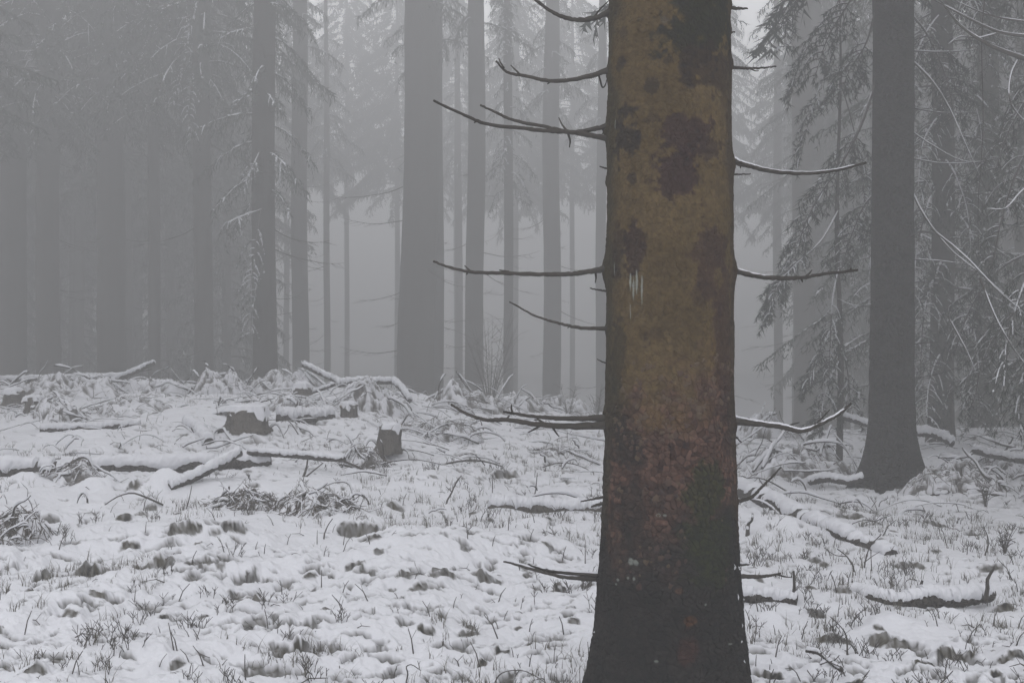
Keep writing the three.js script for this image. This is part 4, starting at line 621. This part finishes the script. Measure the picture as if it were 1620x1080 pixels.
brash('large snowy brash mound between the foreground trunk and the dark one', 1262, 762, 215, 76, 20, 41, { fine: 170, thick: 1.2 });
brash('grassy snowed heap on the thicket side of the dark trunk', 1515, 772, 170, 60, 15, 42, { fine: 150, thick: 1.2 });
brash('snow crusted heap at the feet of the hanging thicket', 1600, 745, 130, 46, 11, 43, { fine: 110 });
brash('crumbled scaly heap at the side of the tall dark stump', 578, 735, 76, 46, 9, 44, { fine: 130 });
brash('rough brash on the slope past the tall dark stump', 690, 690, 140, 36, 10, 45, { fine: 150 });
brash('broken crust of brash on the flank of the big hummock', 590, 645, 130, 56, 9, 46, { fine: 120 });
brash('low litter of twigs around the pale weathered stump', 95, 662, 100, 30, 8, 47, { fine: 70 });
brash('small twig heap in the snow beneath the broken branch pair', 880, 720, 120, 18, 7, 48, { fine: 120 });
brash('brash crossing the middle of the slope between short log and ridge', 480, 650, 130, 30, 9, 50, { fine: 90 });
brash('spread of brash on the slope between the level ridge pole and the half buried log', 200, 655, 160, 30, 10, 51, { fine: 90 });
brash('ragged brash on the ridge behind the tips of the broken branch pair', 830, 650, 110, 34, 9, 52, { fine: 80 });
brash('low brash behind the boughs of the young spruce', 1210, 694, 120, 50, 9, 49, { fine: 80 });

// ---------- single sticks and bushes ----------
function stickUp(label, pix, wpx, snow, forks = []) {
  const b = G(pix[0][0], pix[0][1]), d = -b.z, k = d / FPX, o = thing('stick', label, 'stick', b), g = new Geo(), pts = curve(pix.map((a, i) => at(a[0], a[1], d + 0.03 * Math.sin(i * 2))), 12); pts[0].y -= 0.03;
  stem(g, pts, t => wpx / 2 * k * (1 - 0.55 * t), 6, 0.2, 3); const m = part('stem', g, M.twig, o, b);
  for (const f of forks) { const q = new Geo(); stem(q, curve(f.map((a, i) => at(a[0], a[1], d + 0.02 * i)), 7), t => wpx * 0.32 * k * (1 - 0.5 * t), 5, 0.2, 2); part('twig', q, M.twig, o, b); }
  if (snow) { const s = new Geo(); snowOn(s, pts, t => wpx / 2 * k * (1 - 0.55 * t), snow, 4, 0.2, 5, 8); part('snow_cap', s, M.snow, m, b); }
}
stickUp('thin curved stick leaning over beside the crooked snapped one', [[1341, 1026], [1340, 1010], [1333, 994], [1314, 975]], 3, 0);
stickUp('short upright stub between the dark short log and the snow heaped log', [[1334, 930], [1334, 922], [1334, 913]], 4, 0);
stickUp('stub slanting out of the snow beside the upright stub', [[1342, 934], [1350, 928], [1357, 923]], 3, 0);
stickUp('twig hoop bending into the snow at the lower border, nearest the trunk', [[781, 1084], [787, 1071], [800, 1062], [824, 1060], [845, 1068], [868, 1083]], 2.2, 0, [[[822, 1060], [815, 1070], [816, 1082]]]);
stickUp('hooked stalk with a bent head at the lower border', [[641, 1084], [645, 1066], [643, 1054], [650, 1051], [665, 1060]], 2.6, 0);
stickUp('dark twig slanting up from the lower border on the log side', [[1487, 1082], [1498, 1072], [1508, 1061]], 3, 0);
stickUp('tall thin dead stalk standing in the grass of the open snow', [[276, 1038], [271, 1010], [266, 985]], 2.6, 0);
stickUp('forked dead stalk beside the tall thin one', [[318, 1022], [311, 1005], [305, 995]], 2.4, 0, [[[312, 1006], [316, 992], [314, 980]]]);
stickUp('upright stalk near the lower border in the tufts', [[388, 1074], [387, 1055], [387, 1035]], 2.6, 0);
stickUp('slanting dead twig on the bare snow above the tufts', [[512, 846], [518, 832], [526, 820]], 2.6, 0);
stickUp('dark stalk by the leaning pole', [[294, 806], [299, 788], [303, 768]], 2.4, 0);
stickUp('v shaped twig pair rising under the thin pole', [[478, 758], [484, 742], [487, 722]], 5, 0, [[[480, 757], [495, 745], [511, 732]]]);
stickUp('wispy twig with a side shoot in front of the diagonal log', [[1368, 893], [1372, 878], [1378, 862], [1395, 845]], 2.6, 0, [[[1367, 890], [1380, 880], [1393, 872]]]);
stickUp('lone bent stalk on the open slope before the thicket', [[1558, 880], [1564, 862], [1562, 845], [1556, 833]], 2.8, 0);
stickUp('branched twig springing beside the stump end of the diagonal log', [[1352, 898], [1340, 880], [1325, 868]], 3, 0, [[[1340, 880], [1322, 878], [1304, 866]]]);
stickUp('crooked dark root sticking up next to the foreground trunk', [[1183, 843], [1184, 830], [1190, 822], [1191, 812]], 7, 0.004);
stickUp('stalk standing on the slope below the spiky brash', [[776, 798], [779, 775], [778, 750]], 2.2, 0);
stickUp('slanting stalk on the slope above the split log', [[845, 790], [848, 770], [850, 748]], 2.2, 0);
stickUp('bent twig arching out of the tangled brash heap', [[560, 790], [552, 766], [535, 762], [510, 770]], 3.4, 0.006);
stickUp('gnarled twig below the spiky brash heap', [[705, 795], [715, 778], [722, 762], [730, 752]], 3, 0, [[[715, 778], [706, 770]]]);
{
  // leafless bushes in the mist
  for (const [u, v, d, n, h, label, seed] of [[775, 632, 22.5, 26, 2.0, 'faint leafless bush at the foot of the slim misty pole', 5], [945, 650, 19, 9, 0.6, 'thin bare sapling beside the foot of the foreground trunk', 6], [900, 640, 21, 14, 0.7, 'small bare bush on the ridge by the pale trunk', 7], [1560, 830, 10.5, 12, 0.3, 'small bare twig bush on the slope below the thicket', 8], [1590, 900, 8.2, 12, 0.2, 'low twiggy tuft past the lone bent stalk', 9]]) {
    const p = at(u, v, d); p.y = onSnow(p.x, p.z); const o = thing('bare_bush', label, 'bush', p), R = RNG(seed * 31), g = new Geo();
    for (let i = 0; i < n; i++) { const a = R() * 6.28, l = h * (0.5 + 0.6 * R()), e = l * (0.15 + 0.3 * R()), q = curve([V(0, -0.05, 0), V(Math.cos(a) * e * 0.3, l * 0.4, Math.sin(a) * e * 0.3), V(Math.cos(a) * e, l, Math.sin(a) * e)], 6); stem(g, q, t => 0.006 * (0.5 + h * 0.3) * (1 - 0.7 * t), 4, 0, 1, false); for (let m = 0; m < 5; m++) { const s = q[2 + Math.floor(R() * 4)], b = R() * 6.28, k = l * 0.22; stem(g, [s, V(s.x + Math.cos(b) * k * 0.5, s.y + k * 0.5, s.z + Math.sin(b) * k * 0.5), V(s.x + Math.cos(b) * k, s.y + k * 0.7, s.z + Math.sin(b) * k)], t => 0.003 * (1 - 0.5 * t), 3, 0, 1, false); } }
    part('twigs', g, M.twig, o);
  }
}

// ---------- grass, dead stalks and litter that nobody could count ----------
{
  const R = RNG(2024), g = new Geo(), tw = new Geo();
  const blade = (x, y, z, l, w, a, lean) => { const ca = Math.cos(a), sa = Math.sin(a), k = g.p.length / 3; let px = x, py = y, pz = z; for (let i = 0; i < 4; i++) { const t = i / 3, ww = w * (1 - t * 0.95); const ox = x + ca * lean * l * t * t, oz = z + sa * lean * l * t * t, oy = y + l * t * (1 - 0.35 * lean * t); g.v(ox - sa * ww, oy, oz + ca * ww); g.v(ox + sa * ww, oy, oz - ca * ww); } for (let i = 0; i < 3; i++) { const q = k + i * 2; g.f(q, q + 1, q + 2); g.f(q + 1, q + 3, q + 2); } };
  for (let n = 0, t = 0; n < 5200 && t < 120000; t++) {
    const d = 4.0 * Math.exp(R() * 1.55), x = (R() * 1.2 - 0.6) * d, z = -d, f = fbm(x * 0.9 + 4, z * 0.9, 81, 3), u = CX + FPX * x / d;
    if (R() > sst(0.43, 0.6, f) + (u > 330 && u < 560 && d < 5.6 ? 0.3 : 0)) continue; n++;
    surface(x, z, SO); const y = SO.h - 0.01, m = 3 + Math.floor(R() * 8), sp = 0.012 + 0.03 * R(), big = 0.6 + 0.8 * R();
    for (let i = 0; i < m; i++) { const a = R() * 6.28; blade(x + (R() - 0.5) * sp * 2, y, z + (R() - 0.5) * sp * 2, (0.03 + 0.07 * R()) * big, 0.0016 + 0.0012 * R(), a, 0.2 + 0.9 * R()); }
  }
  tag(part('grass', g, M.grass), 'thin dry grass blades poking through the snow of the clearing', 'grass', null, 'stuff');
  for (let n = 0; n < 1500; n++) {
    const d = 4.1 * Math.exp(R() * 1.5), x = (R() * 1.2 - 0.6) * d, z = -d, y = onSnow(x, z) - 0.008, a = R() * 6.28, l = (0.03 + 0.1 * R() ** 2) * (0.8 + d * 0.03), e = R() < 0.6 ? 0.25 + 0.5 * R() : 1.2;
    const q = [V(x, y, z), V(x + Math.cos(a) * l * e * 0.4, y + l * (e > 1 ? 0.25 : 0.6), z + Math.sin(a) * l * e * 0.4), V(x + Math.cos(a) * l * e, y + l * (e > 1 ? 0.2 : 1), z + Math.sin(a) * l * e)]; stem(tw, q, t => (0.0018 + 0.0016 * (l / 0.1)) * (1 - 0.5 * t), 4, 0, 1, false);
    if (R() < 0.5) stem(tw, [q[1], V(q[1].x - Math.sin(a) * l * 0.3, q[1].y + l * 0.3, q[1].z + Math.cos(a) * l * 0.3)], t => 0.0014, 3, 0, 1, false);
  }
  // the slash that covers the far half of the clearing, too dense to count
  const lw = new Geo(), ls = new Geo();
  for (let n = 0; n < 1000; n++) {
    const d = 8.5 + 12.5 * R() ** 0.6, u = -40 + 1700 * R(), x = (u - CX) / FPX * d, z = -d; if (fbm(x * 0.7, z * 0.7, 95, 2) < 0.3 + 0.2 * R()) continue;
    const a = (R() - 0.5) * 2.2 + (R() < 0.5 ? 3.14 : 0), L = 0.12 + 0.7 * R() ** 2, pts = [], up = 0.02 + 0.10 * R() ** 2, tip = (R() - 0.3) * 0.16;
    for (let i = 0; i < 5; i++) { const t = i / 4, px = x + Math.cos(a) * L * t + (R() - 0.5) * 0.03, pz = z + Math.sin(a) * L * t * 0.7; pts.push(V(px, level(px, pz) + 0.005 + up * Math.sin(t * 3.1) + tip * t * t + (R() - 0.5) * 0.015, pz)); }
    const r0 = 0.003 + 0.009 * R() ** 2, c = curve(pts, 9); stem(lw, c, t => r0 * (1 - 0.5 * t), 5, 0.2, n, false); if (R() < 0.7) snowOn(ls, c, t => r0 * (1 - 0.5 * t), r0 + 0.007, n, 0.3, 5, 7);
  }
  const slash = part('slash', lw, M.dead); tag(slash, 'litter of small snow dusted branches over the far half of the clearing', 'branches', null, 'stuff'); part('snow', ls, M.snow, slash).userData.kind = 'stuff';
  for (let n = 0, t = 0; n < 260 && t < 9000; t++) {             // low twiggy plants, each a few forked shoots
    const d = 4.4 * Math.exp(R() * 1.0), x = (R() * 1.1 - 0.55) * d, z = -d, u = CX + FPX * x / d, v = CY + FPX * EYE / d; if (R() > sst(0.5, 0.62, fbm(x * 1.1 + 9, z * 1.1, 83, 3)) + (u > 250 && u < 600 && d < 6.4 ? 0.35 : 0.02)) continue; n++;
    for (let i = 0, m = 3 + Math.floor(R() * 6); i < m; i++) {
      const a = R() * 6.28, l = 0.03 + 0.06 * R(), e = 0.2 + 0.7 * R(), bx = x + (R() - 0.5) * 0.09, bz = z + (R() - 0.5) * 0.09, y = onSnow(bx, bz) - 0.006, tip = V(bx + Math.cos(a) * l * e, y + l, bz + Math.sin(a) * l * e), mid = V(bx + Math.cos(a) * l * e * 0.35, y + l * 0.5, bz + Math.sin(a) * l * e * 0.35);
      stem(tw, [V(bx, y, bz), mid, tip], t => 0.0021 * (1 - 0.5 * t), 4, 0, 1, false);
      for (let q = 0; q < 2; q++) { const b = a + (q ? 1.1 : -1.1), f = l * (0.35 + 0.3 * R()); stem(tw, [mid, V(mid.x + Math.cos(b) * f * 0.7, mid.y + f * 0.8, mid.z + Math.sin(b) * f * 0.7)], t => 0.0016, 3, 0, 1, false); }
    }
  }
  tag(part('fallen_twigs', tw, M.twig), 'small dark twigs and dead stalks strewn over the snow', 'twigs', null, 'stuff');
}

renderer.render(scene, camera);
